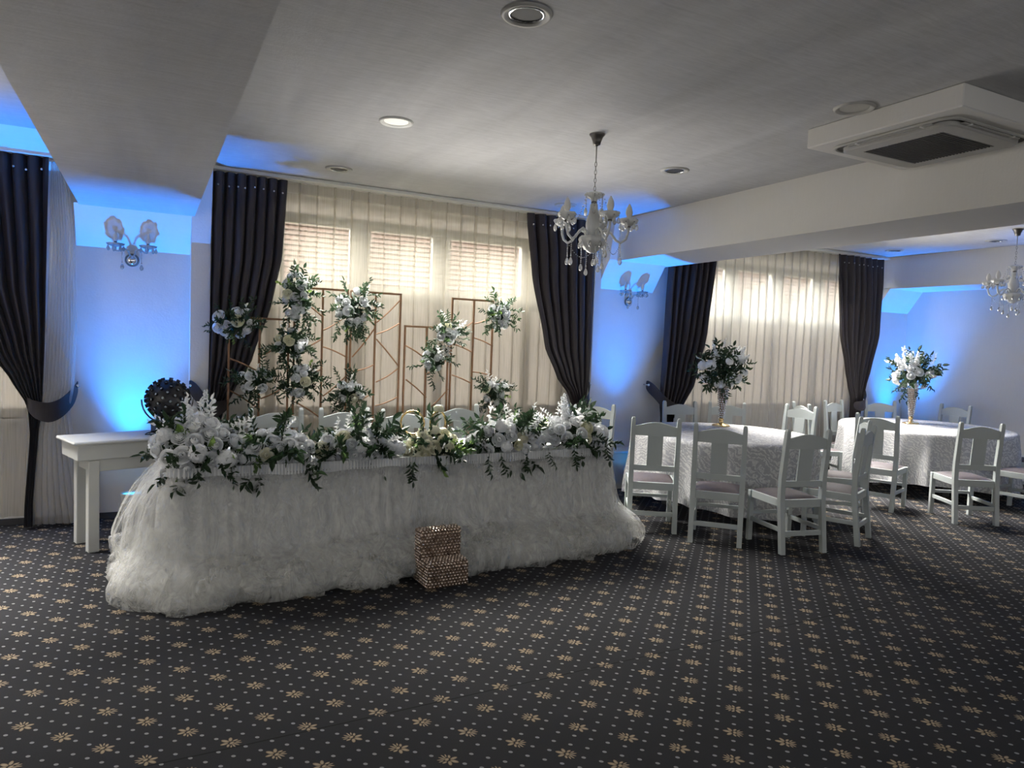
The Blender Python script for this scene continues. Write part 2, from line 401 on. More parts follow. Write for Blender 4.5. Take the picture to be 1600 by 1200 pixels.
# windows: transom at 2.04, clear panes above, frosted panels below
def window(i, x0, x1, splits):
    root = bpy.data.objects.new('window_%d' % i, None); C.objects.link(root); root['kind'] = 'structure'; root.location = (x0, 6.87, .85)
    W = x1-x0; H = 1.91; T = 2.03
    f = MB(); fr = .07
    f.box(0, W, 0, .07, 0, fr).box(0, W, 0, .07, H-fr, H-.03).box(0, W, 0, .07, T-.02, T).box(0, fr, 0, .07, fr, T-.02).box(W-fr, W, 0, .07, fr, T-.02).box(fr, W-fr, .003, .067, 1.12, 1.20)
    f.build('window_frame', 'pvc', root)
    ed = [0]+splits+[W]
    MB().box(fr, W-fr, .025, .04, H-.03, T-.02).build('frosted_pane', 'frosted_panel', root)
    for s in splits: MB().cbox(s-.045, s+.045, -.006, .076, fr, H-fr, .006).build('mullion', 'pvc', root)
    for a, b in zip(ed, ed[1:]):
        a2, b2 = a+(.07 if a == 0 else .045), b-(.07 if b == W else .045)
        c = MB()
        for (p, q, r, s_) in ((a2, b2, 1.20, 1.255), (a2, b2, H-fr-.055, H-fr), (a2, a2+.055, 1.255, H-fr-.055), (b2-.055, b2, 1.255, H-fr-.055)): c.box(p, q, -.012, .055, r, s_)
        c.build('sash', 'pvc', root)
        MB().box(a2+.05, b2-.05, .02, .026, 1.25, H-fr-.05).build('pane', 'window_glass', root)
        MB().box(a2, b2, .025, .04, fr, 1.12).build('frosted_pane', 'frosted_panel', root)
    MB().cbox(-.0, W, -.14, .0, -.03, 0, .005).build('window_sill', 'pvc', root)
window(1, -3.4, -.80, [.87, 1.73]); window(2, .75, 4.15, [.25, 1.06, 1.90, 2.92]); window(3, 5.75, 9.0, [.85, 1.65, 2.45])

# low white ledge along the second pier
led = empty('wall_ledge', (4.55, 6.5, 0), 0, 'low white boxed ledge at the foot of the blue-lit pier behind the head table', 'ledge')
MB().cbox(0, .72, 0, .265, .40, .43, .006).build('ledge_top', 'table_paint', led); MB().box(.02, .70, .02, .26, .0, .40).build('ledge_front', 'table_paint', led)

# curtain rails
for i, (a, b, z, y) in enumerate([(X0+.05, -.55, 2.9, 6.55), (.46, 4.40, 2.985, 6.60), (5.40, 9.26, 2.985, 6.60)]):
    r = MB().cbox(a, b, y-.03, y+.09, z-.02, z+.012, .004).build('curtain_rail', 'pvc')
    tag(r, ['white curtain rail over the leftmost curtain', 'white curtain rail over the curtains behind the head table', 'white curtain rail over the curtains behind the round tables'][i], 'curtain rail')

# ------------------------------------------------------------------ outside: neighbour house, hedge
def outside():
    g = MB().box(-30, 50, 7.4, 60, -3.2, -3.0); struct('ground_outside', g, 'outside_ground')
    h = empty('neighbour_house', (6, 18, -3.0), 0, 'neighbouring house with an orange tiled roof seen through the window', 'house')
    MB().box(-12, 31, 0, 7, 0, 4.6).build('wall', 'house_wall', h)
    # tiled roof slope, real rows of overlapping tiles
    t = MB(); rows, cols = 34, 230; Wd = 44.0; ang = R(36); run = .30
    for r in range(rows):
        y0 = -.5+r*run*cos(ang); z0 = 4.45+r*run*sin(ang)
        def fn(u, v, y0=y0, z0=z0, r=r):
            x = -12.5+u*Wd; wv = .035*abs(sin(pi*(u*cols+.5*(r % 2)))); yy = y0+v*run*1.1*cos(ang)
            return (x, yy, z0+v*run*1.1*sin(ang)+(.05*(1-v))+wv)
        t.grid(fn, cols*3, 1)
    t.grid(lambda u, v: (-12.5+u*Wd, -.5+v*rows*run*cos(ang), 4.445+v*rows*run*sin(ang)), 1, 1)
    k = t.build('roof', 'roof_tile', h); k['kind'] = 'stuff'
    rr = random.Random(3)
    for i, (x, y, z, s) in enumerate([(-2.5, 13, -3, 1.5), (1.6, 13, -3, 1.45), (5.7, 13, -3, 1.5), (9.8, 13, -3, 1.5), (13.9, 13, -3, 1.5), (18, 13, -3, 1.45)]):
        b = empty('bush', (x, y, z), 0, 'sunlit green bush outside below the tiled roof', 'bush', 'bushes outside the windows')
        l = MB()
        for q in range(1500):
            a, e = rr.uniform(0, 2*pi), rr.uniform(-.2, pi/2); rad = s*rr.uniform(.72, 1)*(1+.15*noise.noise(V((a*1.3, e*2, i))))
            c = V((rad*cos(e)*cos(a), rad*cos(e)*sin(a)*.8, 1.6+rad*2.45*max(sin(e), -.2)))
            m = Matrix.Translation(c) @ Matrix.Rotation(rr.uniform(0, 6.3), 4, 'Z') @ Matrix.Rotation(rr.uniform(0, 3), 4, 'X')
            l.add([(-.08, 0, 0), (0, .03, .14), (.08, 0, 0), (0, -.03, -.14)], [(0, 1, 2, 3)], m)
        f = l.build('foliage', 'hedge_leaf', b); f['kind'] = 'stuff'
        MB().tube([(0, 0, 0), (.05, 0, 1.4), (0, .1, 2.4)], [.14, .1, .05], 7).build('trunk', 'stem', b)
outside()
# ------------------------------------------------------------------ curtains
def fold_curtain(rows, n, A, y0, seed, ztop, zbot, nu=150, nv=46):
    q = random.Random(seed); ph = [q.uniform(0, 6.28) for _ in range(6)]
    rows = sorted(rows)
    wmax = max(r[2]-r[1] for r in rows)
    def fn(u, v):
        z = lerp(ztop, zbot, v); xl, xr = interp(rows, z); w = xr-xl
        uu = u+.012*sin(9*u+ph[0])+.006*sin(23*u+ph[1])
        amp = A*(.45+.55*min(1, w/wmax))*(.55+.45*min(1, (ztop-z)/.35))
        s = sin(2*pi*n*uu+ph[2]+.35*sin(2*z+ph[3])); s2 = sin(4*pi*n*uu+ph[4])+1.2*sin(2*pi*n*.37*uu+ph[5])
        y = y0+amp*(s+.22*s2)+.01*sin(3*z+7*u)
        x = lerp(xl, xr, uu)+.35*amp*cos(2*pi*n*uu+ph[2])*(w/wmax)
        return (x, y, z)
    return MB().grid(fn, nu, nv)
def ribbon(pts, h, thick=.012, n=30):
    P = [V(p) for p in pts]
    def at(t):
        t = t*(len(P)-1); i = min(int(t), len(P)-2); f = t-i
        a = P[max(i-1, 0)]; b = P[i]; c = P[i+1]; d = P[min(i+2, len(P)-1)]
        return .5*((2*b)+(c-a)*f+(2*a-5*b+4*c-d)*f*f+(-a+3*b-3*c+d)*f*f*f)
    m = MB()
    def fn(u, v):
        p = at(u); k = min(1, sin(pi*min(u, .5))**.5*.65+.35) if u < .5 else 1-.45*(2*u-1)**5
        return (p.x, p.y+.008*sin(pi*v), p.z+(v-.5)*h*k)
    m.grid(fn, n, 6); return m
def dark_curtain(label, rows, n, tie, y0, seed, ztop, zbot, buttons, hook):
    c = fold_curtain(rows, n, .042, 0, seed, ztop, zbot)
    x0 = sum(interp(sorted(rows), ztop))/2
    root = empty('curtain', (x0, y0, 0), 0, label, 'curtain', 'charcoal curtains tied back beside the windows')
    for i, v in enumerate(c.v): c.v[i] = V((v[0]-x0, v[1], v[2]))
    c.build('drape', 'charcoal_satin', root, True)
    r = ribbon([(p[0]-x0, p[1]-y0, p[2]) for p in tie], .155); r.build('tieback', 'charcoal_satin', root, True)
    MB().tube([(hook[0]-x0, hook[1]-y0, hook[2]), (hook[0]-x0, hook[1]-y0-.10, hook[2])], .008, 6).sphere((hook[0]-x0, hook[1]-y0-.1, hook[2]), .016, 8, 5).build('tieback_hook', 'chrome', root, True)
    xl, xr = interp(sorted(rows), ztop)
    for k in range(buttons):
        x = lerp(xl, xr, (k+.6)/(buttons+.2))-x0+rnd.uniform(-.012, .012)
        MB().sphere((x, -.058, ztop-.115+rnd.uniform(-.012, .012)), .0085, 8, 6).build('crystal_button', 'crystal_bead', root, True)
    return root
Y = 6.57
dark_curtain('charcoal satin curtain at the left edge of the picture, tied back over white tulle', [(.02, -.86, -.80), (.2, -.855, -.80), (.75, -.82, -.765), (.93, -.83, -.74), (1.0, -.85, -.735), (1.15, -.93, -.73), (1.4, -1.08, -.72), (1.9, -1.3, -.71), (2.88, -1.48, -.69)], 8,
    [(-.84, 6.53, 1.0), (-.78, 6.46, .955), (-.69, 6.45, .93), (-.61, 6.49, .96), (-.54, 6.60, 1.04), (-.515, 6.72, 1.11)], 6.56, 1, 2.88, .02, 9, (-.51, 6.74, 1.12))
dark_curtain('charcoal satin curtain left of the window behind the head table', [(.02, .42, .56), (.8, .43, .55), (.93, .44, .575), (1.1, .445, .66), (1.38, .445, .80), (1.89, .446, .955), (2.29, .45, 1.03), (2.95, .455, 1.065)], 7,
    [(.60, 6.50, .98), (.50, 6.47, .94), (.43, 6.50, .98), (.36, 6.54, 1.07), (.30, 6.585, 1.13)], Y, 2, 2.95, .02, 8, (.315, 6.69, 1.135))
dark_curtain('charcoal satin curtain behind the near chandelier, left of the blue-lit pier', [(.02, 4.10, 4.30), (.85, 4.12, 4.28), (.93, 4.11, 4.28), (1.06, 4.06, 4.29), (1.25, 3.90, 4.32), (1.58, 3.73, 4.335), (2.31, 3.555, 4.35), (2.95, 3.466, 4.345)], 7,
    [(4.08, 6.50, .93), (4.15, 6.45, .93), (4.23, 6.46, .99), (4.30, 6.52, 1.08), (4.34, 6.62, 1.16)], Y, 3, 2.95, .02, 9, (4.36, 6.72, 1.17))
dark_curtain('charcoal satin curtain left of the far window, beside the blue-lit pier', [(.02, 5.33, 5.50), (.8, 5.33, 5.52), (.95, 5.31, 5.67), (1.19, 5.31, 5.815), (1.81, 5.33, 5.97), (2.675, 5.36, 6.08), (2.95, 5.37, 6.10)], 7,
    [(5.62, 6.49, .90), (5.45, 6.46, .90), (5.33, 6.50, .97), (5.24, 6.60, 1.10), (5.20, 6.70, 1.17)], Y, 4, 2.95, .02, 8, (5.20, 6.75, 1.17))
dark_curtain('charcoal satin curtain right of the far window, next to the end beam', [(.02, 8.60, 8.86), (.77, 8.63, 8.80), (1.0, 8.62, 8.83), (1.21, 8.53, 8.87), (1.4, 8.46, 8.93), (1.905, 8.30, 9.06), (2.95, 8.18, 9.07)], 7,
    [(8.60, 6.50, .93), (8.70, 6.46, .92), (8.80, 6.47, .97), (8.90, 6.58, 1.08), (8.95, 6.70, 1.14)], Y, 5, 2.95, .02, 9, (8.97, 6.73, 1.15))

def sheer(label, x0, x1, ztop, zbot, y0, p, a, b, mat, seed, drop=None):
    q = random.Random(seed); n = int((x1-x0)/p); jit = [q.uniform(-.35, .35) for _ in range(n+2)]; js = [q.uniform(.75, 1.25) for _ in range(n+2)]
    root = empty('sheer_curtain', ((x0+x1)/2, y0, 0), 0, label, 'curtain'); cx = (x0+x1)/2
    def fn(u, v):
        t = u*n; k = int(t) % (n+1); z = lerp(ztop, zbot, v); th = 2*pi*t
        loose = .25*v
        jj = lerp(js[k], js[k+1], t-int(t)); x = x0+(x1-x0)*u+a*jj*sin(th)*(1-.25*v)+p*.25*lerp(jit[k], jit[k+1], t-int(t))*v*sin(1.5*z+k)
        return (x-cx, b*cos(th)+.008*sin(2*z+k), z)
    MB().grid(fn, n*12, 12).build('drape', mat, root, True)
    # doubled heading tape at the top
    def hd(u, v):
        x, y, z = fn(u, v*.09/(ztop-zbot)); return (x, y-.003, z)
    MB().grid(hd, n*12, 1).build('heading_tape', 'sheer_dense', root, True)
    return root
sheer('striped cream sheer curtain behind the head table, roof tiles showing through it', 0.8, 4.1, 2.955, .05, 6.66, .155, .046, .022, 'sheer_curtain', 1)
sheer('white pleated sheer curtain over the far window behind the round tables', 5.8, 8.9, 2.955, .05, 6.66, .135, .040, .022, 'sheer_dense', 2)
sheer('cream sheer curtain low at the left edge, behind the dark curtain', -2.6, -.78, 2.86, .08, 6.70, .15, .034, .022, 'sheer_curtain', 3)
# white tulle drape gathered by the left tieback
td = empty('tulle_drape', (-.65, 6.60, 0), 0, 'white tulle drape beside the leftmost dark curtain, gathered by its dark tieback', 'curtain')
g = fold_curtain([(.02, -.845, -.42), (.3, -.835, -.47), (.7, -.80, -.535), (.93, -.765, -.56), (1.15, -.73, -.53), (1.6, -.715, -.515), (2.3, -.70, -.53), (2.62, -.70, -.56), (2.86, -.69, -.60)], 9, .03, 0, 9, 2.86, .03)
for i, v in enumerate(g.v): g.v[i] = V((v[0]+.65, v[1]-.01, v[2]))
g.build('drape', 'sheer_dense', td, True)

# ------------------------------------------------------------------ chairs
def make_chair():
    t = empty('dining_chair')
    for sx in (-1, 1):
        def post(sx=sx):
            m = MB(); st = [(0, -.045, .04), (.42, .004, .042), (.60, .006, .042), (.96, -.03, .036), (.985, -.032, .034), (1.0, -.033, .022)]
            vs = []; 
            for z, y, w_ in st:
                h = w_/2; vs += [(sx*.195-h, y-h, z), (sx*.195+h, y-h, z), (sx*.195+h, y+h, z), (sx*.195-h, y+h, z)]
            fs = [(3, 2, 1, 0), tuple(range(len(vs)-4, len(vs)))]
            for k in range(len(st)-1):
                for j in range(4): fs.append((k*4+j, k*4+(j+1) % 4, (k+1)*4+(j+1) % 4, (k+1)*4+j))
            return m.add(vs, fs)
        post().build('back_post', 'white_wood', t)
        MB().cbox(sx*.195-.02, sx*.195+.02, .38, .42, 0, .43, .003).build('leg', 'white_wood', t)
        MB().cbox(sx*.195-.011, sx*.195+.011, .0, .39, .37, .43, .002).build('side_rail', 'white_wood', t)
        MB().cbox(sx*.195-.010, sx*.195+.010, -.02, .39, .17, .205, .002).build('stretcher', 'white_wood', t)
    MB().cbox(-.175, .175, -.008, .016, .365, .43, .002).build('back_rail', 'white_wood', t)
    MB().cbox(-.175, .175, .385, .41, .37, .43, .002).build('front_rail', 'white_wood', t)
    MB().cbox(-.175, .175, -.035, -.015, .14, .18, .002).build('stretcher', 'white_wood', t)
    MB().cbox(-.175, .175, .392, .41, .22, .25, .002).build('stretcher', 'white_wood', t)
    # arched top rail, slightly bowed
    def arch(u, v):
        pass
    m = MB(); N = 14; vs = []
    for i in range(N+1):
        u = i/N; x = -.178+.356*u; top = .925+.036*(sin(pi*u)**1.3); yb = -.020-.012*sin(pi*u)
        bot = .842
        for z, dy in ((bot, 0), (top, -.004)): vs += [(x, yb+dy-.010, z), (x, yb+dy+.011, z)]
    fs = []
    for i in range(N):
        a = i*4; b = a+4
        fs += [(a, b, b+2, a+2), (a+1, a+3, b+3, b+1), (a+2, b+2, b+3, a+3), (a, a+1, b+1, b)]
    fs += [(0, 2, 3, 1), (N*4, N*4+1, N*4+3, N*4+2)]
    m.add(vs, fs).build('top_rail', 'white_wood', t)
    MB().cbox(-.178, .178, -.004, .016, .53, .58, .002).build('lower_rail', 'white_wood', t)
    m = MB(); vs = [(-.066, -.002, .578), (.066, -.002, .578), (.066, .010, .578), (-.066, .010, .578), (-.066, -.027, .845), (.066, -.027, .845), (.066, -.015, .845), (-.066, -.015, .845)]
    m.add(vs, [(3, 2, 1, 0), (4, 5, 6, 7), (0, 1, 5, 4), (1, 2, 6, 5), (2, 3, 7, 6), (3, 0, 4, 7)]).build('splat', 'white_wood', t)
    def cush(u, v):
        a = abs(2*u-1); b = abs(2*v-1); h = .022*(1-a**6)*(1-b**6)**.8+.010*(1-a*a)*(1-b*b)
        return (-.188+.376*u, .018+.40*v, .428+h)
    c = MB().grid(cush, 14, 14); c.box(-.188, .188, .018, .418, .416, .430); c.build('seat_cushion', 'seat_fabric', t, True)
    return t
chair = make_chair(); used = False
def place_chair(x, y, deg, label, group):
    global used
    o = chair if not used else copy_tree(chair); used = True
    o.location = (x, y, 0); o.rotation_euler = (0, 0, R(deg-90)); o['label'] = label; o['category'] = 'chair'; o['group'] = group
GH, GA, GB = 'chairs behind the head table', 'chairs around the nearer round table', 'chairs around the farther round table'
place_chair(.92, 5.93, -88, 'white wooden chair behind the left end of the head table, leftmost there', GH)
place_chair(1.47, 5.92, -92, 'white wooden chair second from the left behind the head table', GH)
place_chair(1.95, 5.75, -103, 'white wooden chair behind the gold rings on the head table', GH)
place_chair(2.62, 6.16, -82, 'white wooden chair set farther back, just right of the gold rings', GH)
place_chair(4.20, 6.24, -155, 'white chair turned sideways against the blue wall past the right end of the table', GH)
place_chair(3.93, 4.90, 57, 'white chair beside the right end of the tulle skirt, back to the viewer', GA)
place_chair(4.20, 4.40, 45, 'white chair second from the tulle skirt, back to the viewer, in front of the vase', GA)
place_chair(4.70, 3.97, 79, 'nearest white chair, back to the viewer, its legs closest to the foreground carpet', GA)
place_chair(5.49, 4.03, 114, 'white chair seen from the side just right of the nearest chair', GA)
place_chair(6.16, 4.56, 138, 'white chair with a lit top rail wedged between the two round tables', GA)
place_chair(5.50, 6.42, -103, 'white chair behind the nearer round table in front of the tied-back curtain', GA)
place_chair(6.08, 6.28, -128, 'white chair behind the nearer round table, seen around its vase', GA)
place_chair(6.80, 5.86, -175, 'white chair at the right side of the nearer round table facing left', GA)
place_chair(7.22, 6.16, -22, 'white chair almost edge-on between the tables, behind the chair facing left', GB)
place_chair(8.20, 6.48, -82, 'white chair behind the left of the farther round table against the sheer curtain', GB)
place_chair(9.05, 6.42, -120, 'white chair behind the farther round table against the bright blue wall', GB)
place_chair(9.66, 5.78, 178, 'white chair behind the farther round table against the grey-lilac wall', GB)
place_chair(6.82, 4.86, 20, 'white chair at the left of the farther round table, back to the viewer', GB)
place_chair(7.22, 4.06, 60, 'white chair in front of the farther round table, back to the viewer', GB)
place_chair(8.42, 4.02, 97, 'white chair cut by the right edge of the picture, the nearer of two', GB)
place_chair(9.50, 4.62, 145, 'white chair cut by the right edge of the picture, the farther of two', GB)

# ------------------------------------------------------------------ round tables and cloths
def round_table(cx, cy, r, seed, tl, cl):
    t = empty('round_table', (cx, cy, 0), .3, tl, 'table', 'round banquet tables')
    MB().lathe([(0, .735), (r-.02, .735), (r-.012, .748), (r-.02, .760), (0, .760)], 48).build('tabletop', 'table_paint', t)
    for k in range(4):
        a = pi/4+k*pi/2; MB().cbox(.55*cos(a)-.03, .55*cos(a)+.03, .55*sin(a)-.03, .55*sin(a)+.03, 0, .735, .004).build('leg', 'table_leg_dark', t)
    q = random.Random(seed); nf = 17; ph = q.uniform(0, 6); n2 = [q.uniform(-1, 1) for _ in range(nf)]
    def fn(u, v):
        a = 2*pi*u
        if v <= .3: s = v/.3; return (r*s*cos(a)*1.003, r*s*sin(a)*1.003, .766)
        tt = (v-.3)/.7; k = .5+.5*sin(nf*a+ph+.9*sin(2*a+ph)+.5*sin(5*a)); hang = .62+.04*sin(3*a+ph)
        rr = r+.012+.004*min(1, tt*8)+tt*(.005+.075*k*k)+.012*sin(4*pi*tt*.5)*n2[int(u*nf) % nf]*tt
        return (rr*cos(a), rr*sin(a), .766-.010*min(1, tt*10)-hang*tt)
    o = MB().grid(fn, 272, 34, True).build('tablecloth', 'lace_cloth', None, True); o.location = (cx, cy, 0)
    tag(o, cl, 'tablecloth', 'lace cloths on the round tables')
round_table(5.25, 5.47, .91, 1, 'round table nearer to the head table, hidden under a white lace cloth', 'white damask lace cloth on the nearer round table')
round_table(8.60, 5.50, .96, 2, 'round table at the far right, hidden under a white lace cloth', 'white damask lace cloth on the farther round table')

# ------------------------------------------------------------------ head table: table, cloth with ruffle, tulle skirt
HT = (.13, 4.65, 0); HR = R(2.9); HL, HD = 3.30, .80
ht = empty('head_table', HT, HR, 'long rectangular head table hidden under white cloth and tulle', 'table')
MB().cbox(0, HL, 0, HD, .735, .76, .004).build('tabletop', 'table_paint', ht)
for x in (.12, HL/2, HL-.12):
    for y in (.1, HD-.1): MB().cbox(x-.025, x+.025, y-.025, y+.025, 0, .735, .003).build('leg', 'table_leg_dark', ht)
def rect_path(L, D, r, off):
    # U path from the back left corner round the front to the back right corner; returns function s->(point, normal), total length
    segs = [('l', (0, D), (0, r), (-1, 0)), ('a', (r, r), pi, 1.5*pi), ('l', (r, 0), (L-r, 0), (0, -1)), ('a', (L-r, r), 1.5*pi, 2*pi), ('l', (L, r), (L, D), (1, 0))]
    lens = [D-r, r*pi/2, L-2*r, r*pi/2, D-r]; T = sum(lens)
    def at(s):
        s = max(0, min(T-1e-6, s))
        for g_, l in zip(segs, lens):
            if s <= l or g_ is segs[-1]:
                if g_[0] == 'l':
                    t = s/l; return V((lerp(g_[1][0], g_[2][0], t), lerp(g_[1][1], g_[2][1], t), 0)), V((g_[3][0], g_[3][1], 0))
                a = lerp(g_[2], g_[3], s/l); n = V((cos(a), sin(a), 0)); return V((g_[1][0], g_[1][1], 0))+n*r, n
            s -= l
    return at, T
path, PT = rect_path(HL, HD, .06, 0)
cl = empty('tablecloth', HT, HR, 'white cloth with a gathered ruffle edge and lace drop on the head table', 'tablecloth')
MB().cbox(-.008, HL+.008, -.008, HD+.008, .7605, .7675, .003).build('top_cloth', 'ruffle_cloth', cl)
def drop(u, v):
    p, n = path(u*PT); z = .758-.72*v; o = .018+.03*v+.012*v*sin(u*PT*28)+.006*v*sin(u*PT*61)
    q = p+n*o; return (q.x, q.y, z)
MB().grid(drop, 420, 12).build('lace_drop', 'lace_front', cl, True)
def ruf(u, v):
    p, n = path(u*PT); s = u*PT; am = .006+.004*sin(s*17)
    o = .024+am*sin(s*300+2*sin(s*9))*(1-.35*v)+.008*v; z = .774-(.062+.006*sin(s*5)+.004*sin(s*23))*v
    q = p+n*o; return (q.x, q.y, z)
MB().grid(ruf, 2400, 4).build('ruffle', 'ruffle_cloth', cl, True)
sk = empty('tulle_skirt', HT, HR, 'puffy white tulle skirt around the head table spilling onto the carpet', 'table skirt')
PROF = [(.012, .725), (.032, .64), (.050, .53), (.070, .42), (.092, .33), (.125, .272), (.185, .238), (.255, .20), (.315, .15), (.345, .09), (.34, .04), (.315, .008)]
PSIDE = [.012, .10, .175, .23, .26, .275, .275, .262, .25, .235, .22, .20]
def skirt_layer(k, sc, seed, mat, name, lift=0):
    def fn(u, v):
        s = u*PT; p, n = path(s); t = v*(len(PROF)-1); i = min(int(t), len(PROF)-2); f = t-i
        sb = max(min(1, max(0, (HD*1.08-s)/.25)), min(1, max(0, (s-(PT-HD*.95))/.25))*.8); o = lerp(lerp(PROF[i][0], PROF[i+1][0], f), lerp(PSIDE[i], PSIDE[i+1], f), sb); z = lerp(PROF[i][1], PROF[i+1][1], f)
        side = max(0, 1-s/(HD*1.15)); rs = max(0, 1-(PT-s)/(HD*1.1))
        big = noise.noise(V((s*1.3, seed, 0))); m = noise.noise(V((s*4.2, z*3.5, seed+5))); fi = noise.noise(V((s*13, z*7, seed+9)))
        low = max(0, 1-z/.30)
        o = o*sc*(1+.25*big*(1-.6*sb))+.05*m*(v+.15)+.08*low*m+.018*fi*v+.006*low*noise.noise(V((s*30, z*25, seed)))
        o += (.007*sin(s*70+3*sin(s*5+seed))+.020*noise.noise(V((s*7+seed, z*1.2, seed*3)))+.012*noise.noise(V((s*19+seed, z*2, seed))))*min(1, v*5)*max(.25, 1-v)
        z2 = z+low*(.045*noise.noise(V((s*5.5, z*6, seed+20)))+.02*fi)
        q = p+n*max(.028, o); sw = .03*low*noise.noise(V((s*8, z*8, seed+33)))
        return (q.x+sw, q.y, max(.004, z2+lift*low))
    o = MB().grid(fn, 760, 60).build(name, mat, sk, True); return o
skirt_layer(0, .62, 3.1, 'tulle', 'inner_layer'); skirt_layer(1, .88, 7.7, 'tulle', 'outer_layer'); skirt_layer(2, 1.08, 12.4, 'tulle_puff', 'outer_layer')
pf = MB(); q = random.Random(5)
for k in range(150):
    s = PT*(k+q.random())/150; p, n = path(s); tn = V((-n.y, n.x, 0))
    if s < HD or s > PT-HD*.8: ext = .20
    else: ext = .30
    o = q.uniform(.10, ext); c = p+n*o; zc = q.uniform(.03, .16)*(1-.5*(o-.1)/.3); w_ = q.uniform(.10, .22); h_ = q.uniform(.06, .14); d_ = q.uniform(.07, .14); sd = q.uniform(0, 90); rz_ = q.uniform(-.6, .6)
    def fn(u, v, c=c, n=n, tn=tn, w_=w_, h_=h_, d_=d_, sd=sd, zc=zc, rz_=rz_):
        a = 2*pi*u; b = pi*(v*.92-.46); nn = 1+.55*noise.noise(V((cos(a)*2.2+sd, sin(a)*2.2, v*4)))+.25*noise.noise(V((cos(a)*6+sd, sin(a)*6, v*10)))
        loc = tn*(w_*cos(b)*cos(a)*nn)+n*(d_*cos(b)*sin(a)*nn)+V((0, 0, h_*sin(b)*nn+rz_*.3*w_*cos(a)*cos(b)))
        p_ = c+loc; return (p_.x, p_.y, max(.003, zc+loc.z))
    pf.grid(fn, 22, 9, True)
o = pf.build('tulle_puffs', 'tulle_puff', sk, True); o['kind'] = 'stuff'

# ------------------------------------------------------------------ flowers and leaves
def rose_mesh(name, mat, seed, open_=1.0):
    q = random.Random(seed); m = MB()
    rings = [(3, .34, 150, .30), (3, .50, 138, .20), (4, .68, 122, .10), (5, .86, 106, .02), (5, 1.0, 88, -.06)]
    for ri, (n, rad, tm, zo) in enumerate(rings):
        for k in range(n):
            a0 = 2*pi*(k+q.uniform(-.10, .10))/n+ri*1.1; half = pi/n*1.22; rad_ = rad*q.uniform(.94, 1.06); tmx = R(tm+q.uniform(-7, 7)-8*(open_-1)); curl = (.04+.035*ri)*open_
            def fn(u, v, a0=a0, half=half, rad_=rad_, tmx=tmx, curl=curl, zo=zo):
                s = 2*u-1; vv = v*(1-.16*abs(s)**3); th = R(25)+(tmx-R(25))*vv; a = a0+s*half*(.5+.5*sin(pi*min(.5, .15+v*.5)))
                c_ = curl*(max(0, v-.75)/.25)**1.5; rr = rad_*sin(th)+c_
                return (rr*cos(a), rr*sin(a), -rad_*cos(th)*.85+zo-c_*.5)
            m.grid(fn, 5, 5)
    m.sphere((0, 0, .42), .13, 6, 4, (1, 1, 1.7))
    return m.mesh(name, mat, True)
def bloom_mesh(name, mat, seed):  # ruffled peony / hydrangea head of many small petals
    q = random.Random(seed); m = MB()
    for k in range(46):
        z = 1-1.35*(k+.5)/46; a = k*2.399; r = sqrt(max(0, 1-z*z)); d = V((r*cos(a), r*sin(a), z*.75))
        mt = Matrix.Translation(d*.72) @ d.to_track_quat('Z', 'Y').to_matrix().to_4x4() @ Matrix.Rotation(q.uniform(0, 6), 4, 'Z')
        def fn(u, v): 
            x, y = (u-.5)*.62, (v-.5)*.62; return (x, y, .26*(1-(x*x+y*y)*3)+.07*sin(11*x+k)+.07*sin(12*y+k*2))
        m.grid(fn, 3, 3, mat=mt)
    return m.mesh(name, mat, True)
def leaf(m, L, W, mt):
    vs = [(0, 0, 0), (W*.5, L*.28, .012), (W*.46, L*.62, .008), (0, L, -L*.06), (-W*.46, L*.62, .008), (-W*.5, L*.28, .012), (0, L*.3, -.002), (0, L*.65, -.004)]
    m.add(vs, [(0, 1, 6), (1, 2, 7, 6), (2, 3, 7), (3, 4, 7), (4, 5, 6, 7), (5, 0, 6)], mt)
def spray_mesh(name, mat, seed, n=11, L=.070, W=.027, length=.22, bend=.5):
    q = random.Random(seed); m = MB(); pts = []
    for i in range(7):
        t = i/6; pts.append(V((bend*.10*t*t, .01*sin(4*t), length*t*(1-.12*bend*t))))
    m.tube(pts, [.0022*(1-.6*i/6) for i in range(7)], 4)
    for k in range(n):
        t = .22+.78*k/(n-1); i = min(int(t*6), 5); p = pts[i].lerp(pts[i+1], t*6-i); side = (-1)**k
        d = V((side*q.uniform(.6, 1.0), q.uniform(-.7, .7), q.uniform(.5, .9))) if k < n-1 else V((0, 0, 1)); d.normalize()
        s = q.uniform(.8, 1.15)*(1-.25*abs(t-.5))
        leaf(m, L*s, W*s, Matrix.Translation(p) @ d.to_track_quat('Y', 'Z').to_matrix().to_4x4() @ Matrix.Rotation(q.uniform(-.8, .8), 4, 'Y'))
    return m.mesh(name, mat, False)
def spike_mesh(name, mat, seed, length=.20):
    q = random.Random(seed); m = MB(); m.tube([(0, 0, 0), (.01, 0, length*.5), (.005, 0, length)], .002, 4)
    for k in range(44):
        t = .18+.82*k/44; r = .028*(1.12-t)**.8; a = k*2.4; c = V((r*cos(a), r*sin(a), length*t)); d = V((cos(a), sin(a), .6)).normalized()
        s = .017*(1.25-t*.8); mt = Matrix.Translation(c) @ d.to_track_quat('Z', 'Y').to_matrix().to_4x4()
        m.add([(s, 0, .004), (0, s, .004), (-s, 0, .004), (0, -s, .004), (0, 0, -s*.6), (0, 0, .010)], [(0, 1, 5), (1, 2, 5), (2, 3, 5), (3, 0, 5), (0, 4, 1), (1, 4, 2), (2, 4, 3), (3, 4, 0)], mt)
    return m.mesh(name, mat, False)
ROSE = [rose_mesh('rose', 'white_petal', i, o) for i, o in ((1, 1), (2, .7), (3, 1.25))]
CROSE = [rose_mesh('rose', 'cream_petal', i, o) for i, o in ((4, 1), (5, 1.3))]
